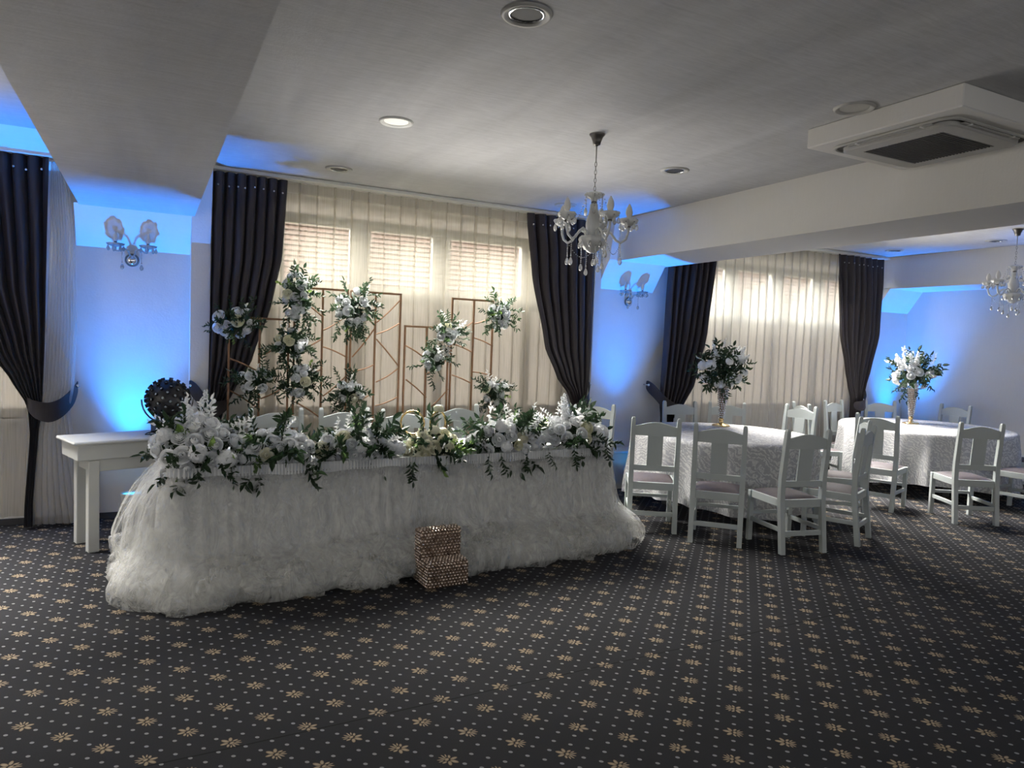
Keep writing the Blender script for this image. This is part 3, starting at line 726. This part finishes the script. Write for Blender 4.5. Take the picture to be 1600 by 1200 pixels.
BLOOM = [bloom_mesh('bloom', 'white_petal', i) for i in (1, 2)]; CBLOOM = [bloom_mesh('bloom', 'cream_petal', 3)]
SPRAY = [spray_mesh('leaf_spray', 'dark_leaf', 1, bend=.3), spray_mesh('leaf_spray', 'dark_leaf', 2, 12, .066, .021, .25, .9), spray_mesh('leaf_spray', 'dark_leaf', 3, 9, .078, .032, .19, .5)]
LSPRAY = [spray_mesh('leaf_spray', 'light_leaf', 4, 9, .06, .026, .18, .5), spray_mesh('leaf_spray', 'lime_leaf', 5, 7, .06, .040, .15, .4)]
PSPRAY = [spray_mesh('pale_leaf_spray', 'pale_leaf', 6, 8, .062, .030, .20, .4), spray_mesh('pale_leaf_spray', 'pale_leaf', 7, 13, .040, .012, .24, .9)]
SPIKE = [spike_mesh('flower_spike', 'white_petal', 1), spike_mesh('flower_spike', 'white_petal', 2, .26)]
def orient(p, d, s, q, roll=None):
    d = V(d).normalized()
    return Matrix.Translation(p) @ d.to_track_quat('Z', 'Y').to_matrix().to_4x4() @ Matrix.Rotation(q.uniform(0, 6.28) if roll is None else roll, 4, 'Z') @ Matrix.Scale(s, 4)
def flowers(name, label, group, loc, rad, nr, ns, seed, rs=.045, rz=0, half='front', npale=0, nspike=0, nlight=0, nbloom=0, cream=False, spl=1.0, hang=0, core=.5, flat=None):
    q = random.Random(seed); root = empty(name, loc, rz, label, 'flower arrangement', group)
    a, b, c = rad
    def rdir(front=True, zmin=-1):
        while True:
            d = V((q.uniform(-1, 1), q.uniform(-1, 1), q.uniform(-1, 1)))
            if .05 < d.length < 1:
                d.normalize()
                if front and half == 'front' and d.y > .25: continue
                if half == 'dome' and d.z < -.15 and d.y > -.4: continue
                if d.z < zmin: continue
                return d
    def onell(d, k): return V((d.x*a*k, d.y*b*k, d.z*c*k))
    m = MB()
    for k in range(int(190*(a*b*c)**(1/3)/.15)):
        d = rdir(False); p = onell(d, q.uniform(.15, .85)); leaf(m, q.uniform(.05, .075), q.uniform(.018, .028), orient(p, rdir(False), 1, q) @ Matrix.Rotation(-pi/2, 4, 'X'))
    f = m.build('foliage', 'dark_leaf', root); f['kind'] = 'stuff'
    pts = []; tries = 0
    while len(pts) < nr+nbloom and tries < 4000:
        tries += 1; d = rdir(); p = onell(d, q.uniform(.78, .98)); r_ = rs*q.uniform(.75, 1.25)
        if half == 'front' and d.y > 0: continue
        if any((p-p2).length < (r_+r2)*.80*(1 if tries < 2500 else .8) for p2, r2 in pts): continue
        i = len(pts); pts.append((p, r_))
        nrm = V((d.x/a, d.y/b-.25/b, d.z/c+.12/c)).normalized()
        if i < nbloom: me = q.choice(CBLOOM if cream else BLOOM); inst(me, 'bloom', root, orient(p, nrm, r_*1.2, q))
        else: me = q.choice(CROSE if (cream or q.random() < .06) else ROSE); inst(me, 'rose', root, orient(p, nrm, r_, q))
    for k in range(ns):
        d = rdir(q.random() < .8); d2 = (d+V((q.uniform(-.4, .4), q.uniform(-.4, .2), q.uniform(-.3, .3)-hang))).normalized()
        inst(q.choice(SPRAY), 'leaf_spray', root, orient(onell(d, core), d2, spl*q.uniform(.75, 1.15), q))
    for k in range(nlight):
        d = rdir(); inst(q.choice(LSPRAY), 'leaf_spray', root, orient(onell(d, .55), d, spl*q.uniform(.7, 1), q))
    for k in range(npale):
        d = rdir(True, .15); inst(q.choice(PSPRAY), 'pale_leaf_spray', root, orient(onell(d, .55), (d+V((0, 0, .5))), spl*q.uniform(.75, 1.05), q))
    for k in range(nspike):
        d = rdir(True, .3); inst(q.choice(SPIKE), 'flower_spike', root, orient(onell(d, .55), (d+V((0, 0, .6))), q.uniform(.75, 1.05), q))
    return root

GT = 'flower garland sections along the front of the head table'
def tp(x, y): return (HT[0]+x*cos(HR)-y*sin(HR), HT[1]+x*sin(HR)+y*cos(HR), 0)
def tab(x, y, z, name, label, *args, **k):
    p = tp(x, y); return flowers(name, label, k.pop('group', GT), (p[0], p[1], z), *args, rz=HR, half='dome', **k)
tab(.16, .18, .85, 'flower_garland', 'bushy cluster of white roses and pale leaves at the left end of the head table', (.30, .24, .21), 42, 30, 11, rs=.047, npale=16, nspike=2, nlight=4, nbloom=7)
tab(.62, .14, .82, 'flower_garland', 'white rose garland section right of the left end cluster', (.26, .18, .16), 32, 22, 12, rs=.046, npale=5, nspike=0, nlight=3, nbloom=4)
tab(1.18, .13, .82, 'flower_garland', 'white rose garland section left of the gold rings, dark leaves trailing over the edge', (.33, .17, .15), 38, 30, 13, rs=.045, npale=6, nlight=3, nbloom=5)
tab(1.73, .12, .81, 'ring_centrepiece', 'cream rose and lime leaf centrepiece below the two gold rings', (.24, .15, .14), 22, 18, 14, rs=.040, cream=True, nlight=14, nbloom=3, group=None)
tab(2.36, .13, .83, 'flower_garland', 'white rose and spike garland section right of the gold rings', (.34, .18, .17), 38, 30, 15, rs=.046, npale=9, nspike=4, nlight=2, nbloom=6)
tab(2.98, .15, .85, 'flower_garland', 'bushy white rose cluster at the right end of the head table', (.32, .22, .19), 38, 32, 16, rs=.047, npale=9, nspike=5, nlight=2, nbloom=5)
# trailing leaves over the front edge, part of the sections they hang from
secs = [o for o in C.objects if o.name.startswith('flower_garland') and o.parent is None]
q = random.Random(77)
for sec, xs_ in ((secs[0], (.16,)), (secs[2], (.30, .34)), (secs[3], (-.25, -.16, .08, .26)), (secs[4], (-.12, .20))):
    for x in xs_:
        inst(q.choice(SPRAY), 'leaf_spray', sec, orient(V((x, -.20 if sec is not secs[4] else -.21, -.03)), (q.uniform(-.3, .3), -.35, -1), q.uniform(.6, .85), q))
for k, (x, y) in enumerate(((1.60, .20), (1.79, .17))):
    p = tp(x, y); r = empty('gold_ring', (p[0], p[1], .84), HR+(-.5, .45)[k], ['left gold ring hoop standing in the cream rose centrepiece', 'right gold ring hoop standing in the cream rose centrepiece with a rose on top'][k], 'ring ornament', 'gold rings of the centrepiece')
    MB().tube([(.085*cos(a), 0, .15+.085*sin(a)) for a in [2*pi*i/36 for i in range(36)]], .0075, 8, True).build('hoop', 'bright_gold', r, True)
    MB().cbox(-.03, .03, -.02, .02, 0, .012, .002).tube([(0, 0, .01), (0, 0, .07)], .004, 6).build('foot', 'bright_gold', r)
    if k: inst(CBLOOM[0], 'bloom', r, Matrix.Translation((-.01, -.01, .25)) @ Matrix.Scale(.04, 4))
p = tp(1.93, .06); c = empty('tealight', (p[0], p[1], .767), 0, 'small lit tealight at the right foot of the cream centrepiece', 'candle')
MB().lathe([(0, 0), (.018, 0), (.02, .022), (.017, .022), (.017, .014), (0, .014)], 14).build('cup', 'crystal_bead', c); MB().sphere((0, 0, .028), .006, 8, 6, (1, 1, 1.8)).build('flame', 'candle_flame', c, True)

# ------------------------------------------------------------------ gold frames and their flowers
FY = 6.42
FR = {'A': ([.594, .839, 1.078], 1.72, [(0.599, 1.378, 0.847, 1.263), (0.85, 1.406, 1.081, 1.552), (0.856, 1.036, 1.088, 1.165), (0.608, 1.107, 0.847, 0.942)]),
'B': ([1.126, 1.368, 1.590], 2.007, [(1.127, 1.938, 1.369, 1.767), (1.137, 1.453, 1.373, 1.573), (1.142, 1.211, 1.379, 1.305), (1.377, 1.648, 1.591, 1.795), (1.38, 1.5, 1.601, 1.408), (1.385, 1.058, 1.599, 1.251), (1.146, 1.007, 1.384, 0.851)]),
'C': ([1.622, 1.848, 2.085], 2.005, [(1.617, 1.912, 1.848, 1.703), (1.641, 1.415, 1.848, 1.691), (1.645, 1.286, 1.857, 1.355), (1.652, 0.994, 1.858, 1.1), (1.859, 1.739, 2.085, 1.964), (1.862, 1.633, 2.091, 1.749), (1.863, 1.586, 2.091, 1.33), (1.868, 1.189, 2.085, 1.324), (1.868, 0.969, 2.093, 1.058)]),
'D': ([2.136, 2.352, 2.575], 1.713, [(2.148, 1.536, 2.362, 1.408), (2.158, 1.216, 2.368, 1.046), (2.367, 1.274, 2.585, 1.432), (2.385, 0.929, 2.589, 1.127)]),
'E': ([2.606, 2.835, 3.042], 2.0, [(2.61, 1.656, 2.835, 1.797), (2.613, 1.57, 2.84, 1.489), (2.624, 1.265, 2.845, 1.179), (2.843, 1.772, 3.042, 1.858), (2.849, 1.634, 3.054, 1.559), (2.848, 1.299, 3.059, 1.258)])}
FL = {'A': 'short gold metal lattice frame leftmost, in front of the dark curtain', 'B': 'tall gold metal lattice frame, second from the left', 'C': 'tall gold metal lattice frame in the middle with a fan of slanting bars',
      'D': 'short gold metal lattice frame right of the middle', 'E': 'tall gold metal lattice frame rightmost, above the right flower garland'}
for k, (xs_, H, br) in FR.items():
    x0 = xs_[1]; f = empty('lattice_screen', (x0, FY, 0), 0, FL[k], 'screen', 'gold lattice frames behind the head table'); r = .0085
    for x in xs_: MB().box(x-x0-r, x-x0+r, -r, r, .012, H).build('post', 'gold_metal', f)
    MB().box(xs_[0]-x0-r, xs_[2]-x0+r, -r-.001, r+.001, H-.004, H+.014).build('top_bar', 'gold_metal', f)
    MB().box(xs_[0]-x0-r, xs_[2]-x0+r, -r-.001, r+.001, 0.0, .014).box(xs_[0]-x0-r, xs_[0]-x0+r, -.14, .14, 0, .012).box(xs_[2]-x0-r, xs_[2]-x0+r, -.14, .14, 0, .012).build('foot', 'gold_metal', f)
    for a, za, b, zb in br+[(xs_[0], .55, xs_[1], .70), (xs_[1], .30, xs_[2], .52)]:
        sag = .012 if (zb > za) else -.008
        MB().tube([(lerp(a, b, t)-x0, 0, lerp(za, zb, t)-sag*sin(pi*t)) for t in (0, .25, .5, .75, 1)], .0068, 6).build('branch', 'gold_metal', f)
GC = 'flower clusters on the gold frames'
CL = [((.629, 1.68), (.18, .10, .13), 11, 20, 'white rose cluster on the upper left corner of the leftmost frame, bluish from the uplight'),
((.80, 1.19), (.15, .10, .12), 7, 20, 'low white rose cluster on the leftmost frame above the left table flowers'),
((1.127, 1.93), (.13, .11, .22), 16, 26, 'tallest upright white rose cluster at the top left of the second frame'),
((1.077, 1.53), (.15, .11, .13), 9, 22, 'white flower cluster between the leftmost and second frames, middle of three'),
((1.18, 1.20), (.16, .11, .14), 8, 24, 'leafy cluster with few roses between the leftmost and second frames, lowest of three'),
((1.615, 1.86), (.16, .11, .19), 12, 28, 'large cluster with trailing leaves at the top of the middle frame'),
((1.605, 1.11), (.14, .10, .11), 9, 20, 'small white cluster low between the second and middle frames'),
((2.392, 1.41), (.11, .09, .12), 9, 16, 'small white cluster on the middle post of the short right frame'),
((2.526, 1.66), (.12, .09, .11), 9, 18, 'cluster on the top right corner of the short right frame with a pale feather'),
((3.075, 1.87), (.11, .10, .17), 12, 22, 'upright cluster on the top right corner of the rightmost frame'),
((3.055, 1.11), (.13, .10, .13), 8, 20, 'low cluster on the rightmost frame just above the right garland')]
for i, ((x, z), rad, nr, ns, lab) in enumerate(CL):
    k = flowers('flower_cluster', lab, GC, (x, 6.33, z), rad, nr, ns, 40+i, rs=.037, nlight=3 if i in (2, 5, 9) else 1, npale=3 if i in (2, 3, 8, 10) else 1, spl=.70, core=.6, hang=.5 if i == 5 else 0)
    if i in (5, 8, 2):
        q = random.Random(i)
        for j in range(5): inst(q.choice(SPRAY if i != 8 else PSPRAY), 'leaf_spray' if i != 8 else 'pale_leaf_spray', k, orient(V((q.uniform(-.12, .12), -.03, -rad[2]*.7)), (q.uniform(-.4, .4), -.1, -1), .75, q))

# ------------------------------------------------------------------ crystal vases with flowers on the round tables
def vase(x, y, z, lab, flab, seed):
    r = empty('crystal_vase', (x, y, z), 0, lab, 'vase', 'crystal vases on the round tables')
    MB().lathe([(0, 0), (.095, 0), (.10, .008), (.085, .018), (.05, .026), (.028, .036), (.022, .06), (.030, .075), (.020, .09), (0, .09)], 24).build('base', 'bright_gold', r, True)
    pr = [(.018, .088), (.023, .12), (.030, .20), (.037, .28), (.045, .36), (.055, .44), (.060, .452)]
    MB().lathe(pr+[(.053, .45), (.042, .36), (.032, .25), (.018, .12)], 24).build('body', 'champagne_metal', r, True)
    b = MB()
    for k in range(15):
        zz = .105+k*.0243; t = [(p[1], p[0]) for p in pr]; rr = interp(t, zz)[0]+.004; n = max(8, int(2*pi*rr/.024))
        for j in range(n):
            a = 2*pi*(j+.5*(k % 2))/n; b.sphere((rr*cos(a), rr*sin(a), zz), .0100, 6, 4)
    o = b.build('crystal_beads', 'crystal_bead', r); o['kind'] = 'stuff'
    flowers('flower_ball', flab, 'flower balls in the crystal vases', (x, y, z+.63), (.27, .27, .22), 20, 44, seed, rs=.045, half='all', npale=9, nspike=6, nbloom=4, spl=1.0, core=.45)
vase(5.66, 5.93, .767, 'tall crystal-beaded trumpet vase with gold foot on the nearer round table', 'white rose and fern ball in the vase on the nearer round table', 61)
vase(8.66, 5.72, .767, 'tall crystal-beaded trumpet vase with gold foot on the farther round table', 'white rose and fern ball in the vase on the farther round table', 62)
# ------------------------------------------------------------------ side table with rotating ball light
st = empty('side_table', (-.438, 5.695, 0), R(19), 'white painted side table against the blue wall at the left of the tulle', 'table')
m = MB(); Ls, Ds = 1.0, .41
m.cbox(-.03, Ls+.03, -.03, Ds+.02, .775, .80, .009); m.build('tabletop', 'table_paint', st)
MB().cbox(0, Ls, 0, Ds-.02, .665, .775, .004).build('apron', 'table_paint', st)
MB().cbox(.09, Ls-.09, .03, Ds-.05, .575, .666, .003).build('lower_apron', 'table_paint', st)
for x in (.075, Ls-.145):
    for y in (.02, Ds-.10): MB().cbox(x, x+.07, y, y+.07, 0, .66, .004).build('leg', 'table_paint', st)
bx, by = .13, 6.09
bl = empty('ball_light', (bx, by, .80), .3, 'black rotating ball effect light studded with lens tubes on the side table', 'stage light')
MB().cbox(-.10, .09, -.08, .08, .0, .105, .008).build('base_box', 'black_plastic', bl)
MB().tube([(-.135*cos(a), 0, .27-.185*sin(a)) if 0 else (-.19*cos(a), 0, .265-.19*sin(a)) for a in [pi*i/16 for i in range(17)]], .006, 6).build('yoke', 'dark_metal', bl)
MB().sphere((0, 0, .265), .150, 32, 20).build('ball', 'black_plastic', bl, True)
tb = MB(); ln = MB()
for k in range(96):
    z = 1-2*(k+.5)/96; a = k*2.39996; r = sqrt(1-z*z); d = V((r*cos(a), r*sin(a), z)); mt = orient(V((0, 0, .265))+d*.146, d, 1, rnd)
    tb.lathe([(.0145, 0), (.0145, .020), (.011, .020), (.011, .006)], 10, mt); ln.lathe([(.0108, .009), (.006, .013), (0, .014)], 8, mt)
o = tb.build('lens_tubes', 'black_plastic', bl); o['kind'] = 'stuff'; o = ln.build('lenses', 'lens', bl, True); o['kind'] = 'stuff'
o = MB().tube([(-.10, -.02, .02), (-.16, -.03, .012), (-.18, -.06, .006), (-.13, -.08, .006), (-.05, -.09, .006), (.04, -.085, .006)], .004, 6).build('power_cable', 'black_plastic', bl, True)

# floor uplights
for i, (x, y, z) in enumerate(PARS):
    pz = z-.252
    u = empty('uplight', (x, y, pz), 0, ['clear-sided LED uplight on the carpet under the side table glowing blue', 'LED uplight on the carpet by the white ledge behind the head table', 'LED uplight at the end wall behind the farther round table glowing blue', 'LED uplight on the carpet behind the leftmost dark curtain glowing blue', 'LED uplight by the right wall outside the picture glowing blue'][i], 'uplight', 'blue floor uplights')
    MB().lathe([(.050, .06), (.062, .07), (.078, .20), (.084, .235), (.084, .25), (.074, .25), (.070, .235), (0, .235)], 24).build('housing', 'pvc', u, True)
    MB().lathe([(0, .238), (.069, .240)], 20).build('lens', 'blue_led', u)
    MB().box(-.006, .006, -.04, .04, 0, .006).tube([(-.09, 0, .17), (-.095, 0, .05), (-.06, 0, .008), (.06, 0, .008), (.095, 0, .05), (.09, 0, .17)], .006, 6).build('yoke', 'pvc', u)
    MB().tube([(.05, .03, .10), (.09, .05, .03), (.16, .06, .008), (.3, .10, .008)], .004, 6).build('power_cable', 'black_plastic', u)

# ------------------------------------------------------------------ chandeliers
def drop_mesh():
    m = MB(); m.lathe([(0, 0), (.006, -.008), (.0115, -.022), (.0125, -.030), (.009, -.040), (0, -.046)], 7); m.sphere((0, 0, .006), .005, 6, 4); return m.mesh('crystal_drop', 'crystal', False)
def beads_mesh(pts, name='bead_string', r=.0048):
    m = MB()
    for p in pts: m.sphere(p, r, 6, 4)
    return m
DROP = drop_mesh()
def chandelier(x, y, label, rot, top):
    c = empty('chandelier', (x, y, ZC), rot, label, 'chandelier', 'white glass chandeliers')
    MB().lathe([(.012, -.075), (.024, -.070), (.030, -.045), (.040, -.02), (.052, -.006), (.052, 0)], 20).build('canopy', 'dark_metal', c, True)
    m = MB(); m.tube([(0, 0, -.07), (.002, 0, -.16)], .004, 6)
    z = -.155; k = 0
    while z > -(top-.01):
        h = .030; a = (k % 2)*pi/2
        m.tube([(.0075*cos(t)*cos(a), .0075*cos(t)*sin(a), z-h/2+h/2*sin(t)*1.1) for t in [2*pi*i/10 for i in range(10)]], .0020, 5, True); z -= .0265; k += 1
    m.build('chain', 'chain_metal', c, True)
    T = -top
    sc = lambda n, am: (lambda a, k: 1+am*(cos(n*a)) if k > 0 else 1)
    MB().lathe([(.006, T+.012), (.03, T+.012), (.058, T+.004), (.066, T-.006), (.052, T-.022), (.026, T-.036), (.018, T-.05)], 40, None, lambda a, k: 1+.07*cos(8*a)*(k in (2, 3, 4))).build('top_bowl', 'milk_glass', c, True)
    MB().lathe([(.014, T-.05), (.022, T-.056), (.014, T-.066)], 16).build('collar', 'dark_metal', c, True)
    MB().lathe([(.018, T-.064), (.026, T-.07), (.027, T-.09), (.034, T-.13), (.046, T-.17), (.052, T-.205), (.048, T-.235), (.036, T-.27), (.028, T-.30)], 24).build('column', 'milk_glass', c, True)
    MB().lathe([(.026, T-.30), (.055, T-.298), (.058, T-.285), (.085, T-.283), (.092, T-.300), (.080, T-.33), (.055, T-.36), (.028, T-.385), (.012, T-.392), (0, T-.392)], 48, None, lambda a, k: 1+.06*cos(8*a)*(k in (3, 4, 5, 6))).build('bottom_bowl', 'milk_glass', c, True)
    for k in range(8):
        a = 2*pi*k/8; inst(DROP, 'crystal_drop', c, Matrix.Translation((.088*cos(a), .088*sin(a), T-.315)) )
    # bead strings under the bottom bowl
    for k, (a, n) in enumerate(((0, 5), (1.3, 8), (2.5, 11), (3.6, 6), (4.4, 9), (5.4, 7))):
        r = .05+.03*(k % 2); s = beads_mesh([(r*cos(a), r*sin(a), T-.35-.0125*j) for j in range(n)]).build('bead_string', 'crystal', c)
        inst(DROP, 'crystal_drop', s, Matrix.Translation((r*cos(a), r*sin(a), T-.35-.0125*n-.006)) @ Matrix.Scale(1.15, 4))
    for k in range(6):
        a = 2*pi*k/6+.2; s = beads_mesh([(.062*cos(a), .062*sin(a), T-.01-.011*j) for j in range(7)]).build('bead_string', 'crystal', c)
        inst(DROP, 'crystal_drop', s, Matrix.Translation((.062*cos(a), .062*sin(a), T-.095)))
    arm0 = None
    for k in range(5):
        a = 2*pi*k/5; rm = Matrix.Rotation(a, 4, 'Z')
        arm = MB().tube([(.045, 0, T-.295), (.06, 0, T-.25), (.09, 0, T-.235), (.125, 0, T-.26), (.155, 0, T-.30), (.19, 0, T-.315), (.222, 0, T-.29), (.236, 0, T-.25), (.238, 0, T-.20)], .0085, 8, mat=rm).build('arm', 'milk_glass', c, True)
        MB().lathe([(.010, T-.205), (.022, T-.200), (.048, T-.185), (.060, T-.165), (.056, T-.155), (.030, T-.165), (0, T-.165)], 32, Matrix.Rotation(a, 4, 'Z') @ Matrix.Translation((.238, 0, 0)), lambda t, j: 1+.09*cos(7*t)*(j in (2, 3, 4))).build('candle_cup', 'milk_glass', arm, True)
        MB().lathe([(.014, T-.214), (.016, T-.205), (.010, T-.198)], 12, rm @ Matrix.Translation((.238, 0, 0))).lathe([(.012, T-.166), (.012, T-.157), (.008, T-.155)], 10, rm @ Matrix.Translation((.238, 0, 0))).build('socket', 'dark_metal', arm, True)
        MB().lathe([(.013, T-.158), (.015, T-.142), (.0225, T-.125), (.0235, T-.108), (.018, T-.085), (.009, T-.066), (.003, T-.056), (0, T-.054)], 12, rm @ Matrix.Translation((.238, 0, 0))).build('candle_bulb', 'bulb_glass', arm, True)
        for j in range(6):
            b = 2*pi*j/6; p = rm @ V((.238+.055*cos(b), .055*sin(b), T-.185)); inst(DROP, 'crystal_drop', arm, Matrix.Translation(p))
        # swag of beads from the top bowl and drop string under the cup
        p0 = rm @ V((.062, 0, T-.01)); p1 = rm @ V((.20, 0, T-.175))
        beads_mesh([p0.lerp(p1, t)-V((0, 0, .07*sin(pi*t))) for t in [i/17 for i in range(18)]], r=.0042).build('bead_string', 'crystal', arm)
        p2 = rm @ V((.19, 0, T-.32)); n = 5+2*(k % 3)
        beads_mesh([(p2.x, p2.y, p2.z-.012*j) for j in range(n)]).build('bead_string', 'crystal', arm)
        inst(DROP, 'crystal_drop', arm, Matrix.Translation((p2.x, p2.y, p2.z-.012*n-.006)) @ Matrix.Scale(1.2, 4))
        p3 = rm @ V((.19, 0, T-.315)); p4 = Matrix.Rotation(a+2*pi/5, 4, 'Z') @ V((.19, 0, T-.315))
        if k in (0, 3): beads_mesh([p3.lerp(p4, t)-V((0, 0, .09*sin(pi*t))) for t in [i/17 for i in range(18)]], r=.0038).build('bead_string', 'crystal', arm)
    return c
chandelier(2.63, 4.04, 'near white glass chandelier with crystal drops, hanging before the dark curtain', R(47), .39)
chandelier(8.13, 4.34, 'farther white glass chandelier with crystal drops at the right edge of the picture', .5, .39)

# ------------------------------------------------------------------ wall sconces
def sconce(x, y, z, lab):
    c = empty('wall_sconce', (x, y, z), 0, lab, 'wall lamp', 'crystal wall sconces over the uplights')
    MB().sphere((0, -.02, 0), .040, 20, 12, (1, .55, 1)).build('back_plate', 'chrome', c, True)
    MB().lathe([(0, 0), (.05, 0), (.055, .012), (0, .016)], 24, Matrix.Rotation(pi/2, 4, 'X')).build('mount', 'crystal', c, True)
    for sx in (-1, 1):
        a = MB().tube([(sx*.012, -.045, .03), (sx*.03, -.075, .075), (sx*.06, -.095, .085), (sx*.095, -.105, .06), (sx*.115, -.11, .06), (sx*.118, -.11, .09)], .0075, 8).build('arm', 'crystal', c, True)
        T0 = Matrix.Translation((sx*.118, -.11, .09))
        MB().lathe([(.01, 0), (.03, .004), (.055, .014), (.064, .028), (.06, .03), (.03, .016), (0, .012)], 28, T0, lambda t, j: 1+.08*cos(8*t)*(j in (2, 3, 4))).build('candle_cup', 'crystal', a, True)
        MB().lathe([(.011, .012), (.011, .045), (0, .045)], 12, T0).build('socket', 'champagne_metal', a, True)
        MB().lathe([(.010, .045), (.015, .058), (.018, .078), (.014, .10), (.006, .122), (0, .128)], 12, T0).build('candle_bulb', 'milk_glass', a, True)
        for j in range(7):
            b = 2*pi*j/7; inst(DROP, 'crystal_drop', a, T0 @ Matrix.Translation((.058*cos(b), .058*sin(b), .012)))
        s = beads_mesh([(sx*.07, -.10, .05-.013*j) for j in range(6)]).build('bead_string', 'crystal', a); inst(DROP, 'crystal_drop', a, Matrix.Translation((sx*.07, -.10, -.035)) @ Matrix.Scale(1.2, 4))
sconce(-.135, YW, 2.165, 'crystal wall sconce with two unlit candle arms on the left blue wall')
sconce(4.93, YW, 2.125, 'crystal wall sconce with two unlit candle arms on the blue pier near the chandelier')

# ------------------------------------------------------------------ recessed ceiling lights
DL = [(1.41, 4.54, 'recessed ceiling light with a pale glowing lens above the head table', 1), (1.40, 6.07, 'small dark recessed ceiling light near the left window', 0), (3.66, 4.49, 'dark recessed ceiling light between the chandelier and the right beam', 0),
      (3.70, 6.20, 'recessed ceiling light ring seen behind the left arm of the near chandelier', 2), (1.42, 2.77, 'large dark recessed ceiling light at the top edge of the picture', 0), (3.54, 2.80, 'recessed ceiling light with a closed pale disc beside the air conditioner', 2),
      (8.67, 6.11, 'recessed ceiling light far right near the end beam and curtain', 0), (8.75, 4.9, 'recessed ceiling light behind the right chandelier', 0)]
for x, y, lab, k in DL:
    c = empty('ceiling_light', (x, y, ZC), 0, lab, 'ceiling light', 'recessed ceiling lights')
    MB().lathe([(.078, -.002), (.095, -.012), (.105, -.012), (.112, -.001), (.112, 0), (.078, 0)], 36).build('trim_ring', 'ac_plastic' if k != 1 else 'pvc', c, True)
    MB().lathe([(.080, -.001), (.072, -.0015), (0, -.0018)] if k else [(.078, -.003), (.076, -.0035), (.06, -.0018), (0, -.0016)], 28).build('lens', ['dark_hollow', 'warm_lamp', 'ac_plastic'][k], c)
    if not k: MB().lathe([(.078, -.004), (.072, -.009), (.070, -.004)], 28).build('reflector', 'chrome', c, True)

# ------------------------------------------------------------------ ceiling cassette air conditioner
ac = empty('air_conditioner', (4.11, 2.73, ZC), 0, 'white boxed ceiling cassette air conditioner with dark square grille at upper right', 'air conditioner')
hx, hy = .465, .48
MB().cbox(-hx, hx, -hy, hy, -.12, -.001, .006).build('housing', 'wall_paint', ac)
def rsq(h, r, z, n=8):
    return [((h-r)*sx+r*cos(a), (h-r)*sy+r*sin(a), z) for sx, sy, a0 in ((1, 1, 0), (-1, 1, pi/2), (-1, -1, pi), (1, -1, 1.5*pi)) for a in [a0+pi/2*i/n for i in range(n+1)]]
def ringstack(rings):
    m = MB(); n = len(rings[0]); vs = [p for r in rings for p in r]
    return m.add(vs, [(k*n+i, k*n+(i+1) % n, (k+1)*n+(i+1) % n, (k+1)*n+i) for k in range(len(rings)-1) for i in range(n)])
p = ringstack([rsq(.385, .09, -.121), rsq(.392, .09, -.128), rsq(.392, .09, -.132), rsq(.380, .085, -.138), rsq(.372, .08, -.130)]); p.build('panel_rim', 'ac_plastic', ac, True)
ringstack([rsq(.374, .08, -.1295), rsq(.330, .07, -.1285)]).build('air_slot', 'dark_hollow', ac)
p = ringstack([rsq(.345, .07, -.128), rsq(.343, .07, -.150), rsq(.335, .065, -.156), rsq(.246, .006, -.157), rsq(.244, .006, -.150)]); p.build('face_panel', 'ac_plastic', ac)
MB().box(-.246, .246, -.246, .246, -.151, -.149).build('grille_back', 'grille_mesh', ac)
for i in range(24): MB().box(-.244, .244, -.24+i*.0205, -.232+i*.0205, -.156, -.151).build('grille_slat', 'grille_mesh', ac)
for a in range(4):
    rm = Matrix.Rotation(a*pi/2, 4, 'Z'); MB().box(-.26, .26, .349, .370, -.141, -.135, rm).build('louver', 'ac_plastic', ac)
    for x in (-.2, .2): MB().box(x-.006, x+.006, .345, .375, -.142, -.132, rm).build('louver_clip', 'pvc', ac)

# ------------------------------------------------------------------ crystal money box in front of the head table
bg_ = empty('crystal_box', (1.60, 4.20, 0), R(3), 'small armchair-shaped box covered in champagne crystals on the carpet before the tulle', 'gift box')
prof = [(0, 0), (0, .135), (.012, .155), (.035, .163), (.115, .165), (.125, .175), (.135, .325), (.145, .342), (.165, .35), (.205, .35), (.222, .338), (.23, .32), (.23, 0)]
MB().prism(prof, 0, .285).build('body', 'champagne_metal', bg_)
b = MB(); L = [0]; 
for p_, q_ in zip(prof, prof[1:]): L.append(L[-1]+sqrt((q_[0]-p_[0])**2+(q_[1]-p_[1])**2))
s = .011; row = 0; P_ = .0225
while s < L[-1]:
    i = max(j for j in range(len(L)) if L[j] <= s); i = min(i, len(prof)-2); t = (s-L[i])/(L[i+1]-L[i]); y, z = lerp(prof[i][0], prof[i+1][0], t), lerp(prof[i][1], prof[i+1][1], t)
    for k in range(12+row % 2): b.sphere((.018+P_*k-(P_/2)*(row % 2), y, z), .0100, 6, 4)
    s += P_*.86; row += 1
def inside(y, z):
    if y > .13: return z < .345 and y < .226
    return z < .158 and y > .004
for sx in (0, .285):
    for i in range(11):
        for j in range(18):
            y, z = .010+.0215*i+.01*(j % 2), .010+.0195*j
            if inside(y, z): b.sphere((sx, y, z), .0100, 6, 4)
o = b.build('crystal_beads', 'sparkle_bead', bg_); o['kind'] = 'stuff'
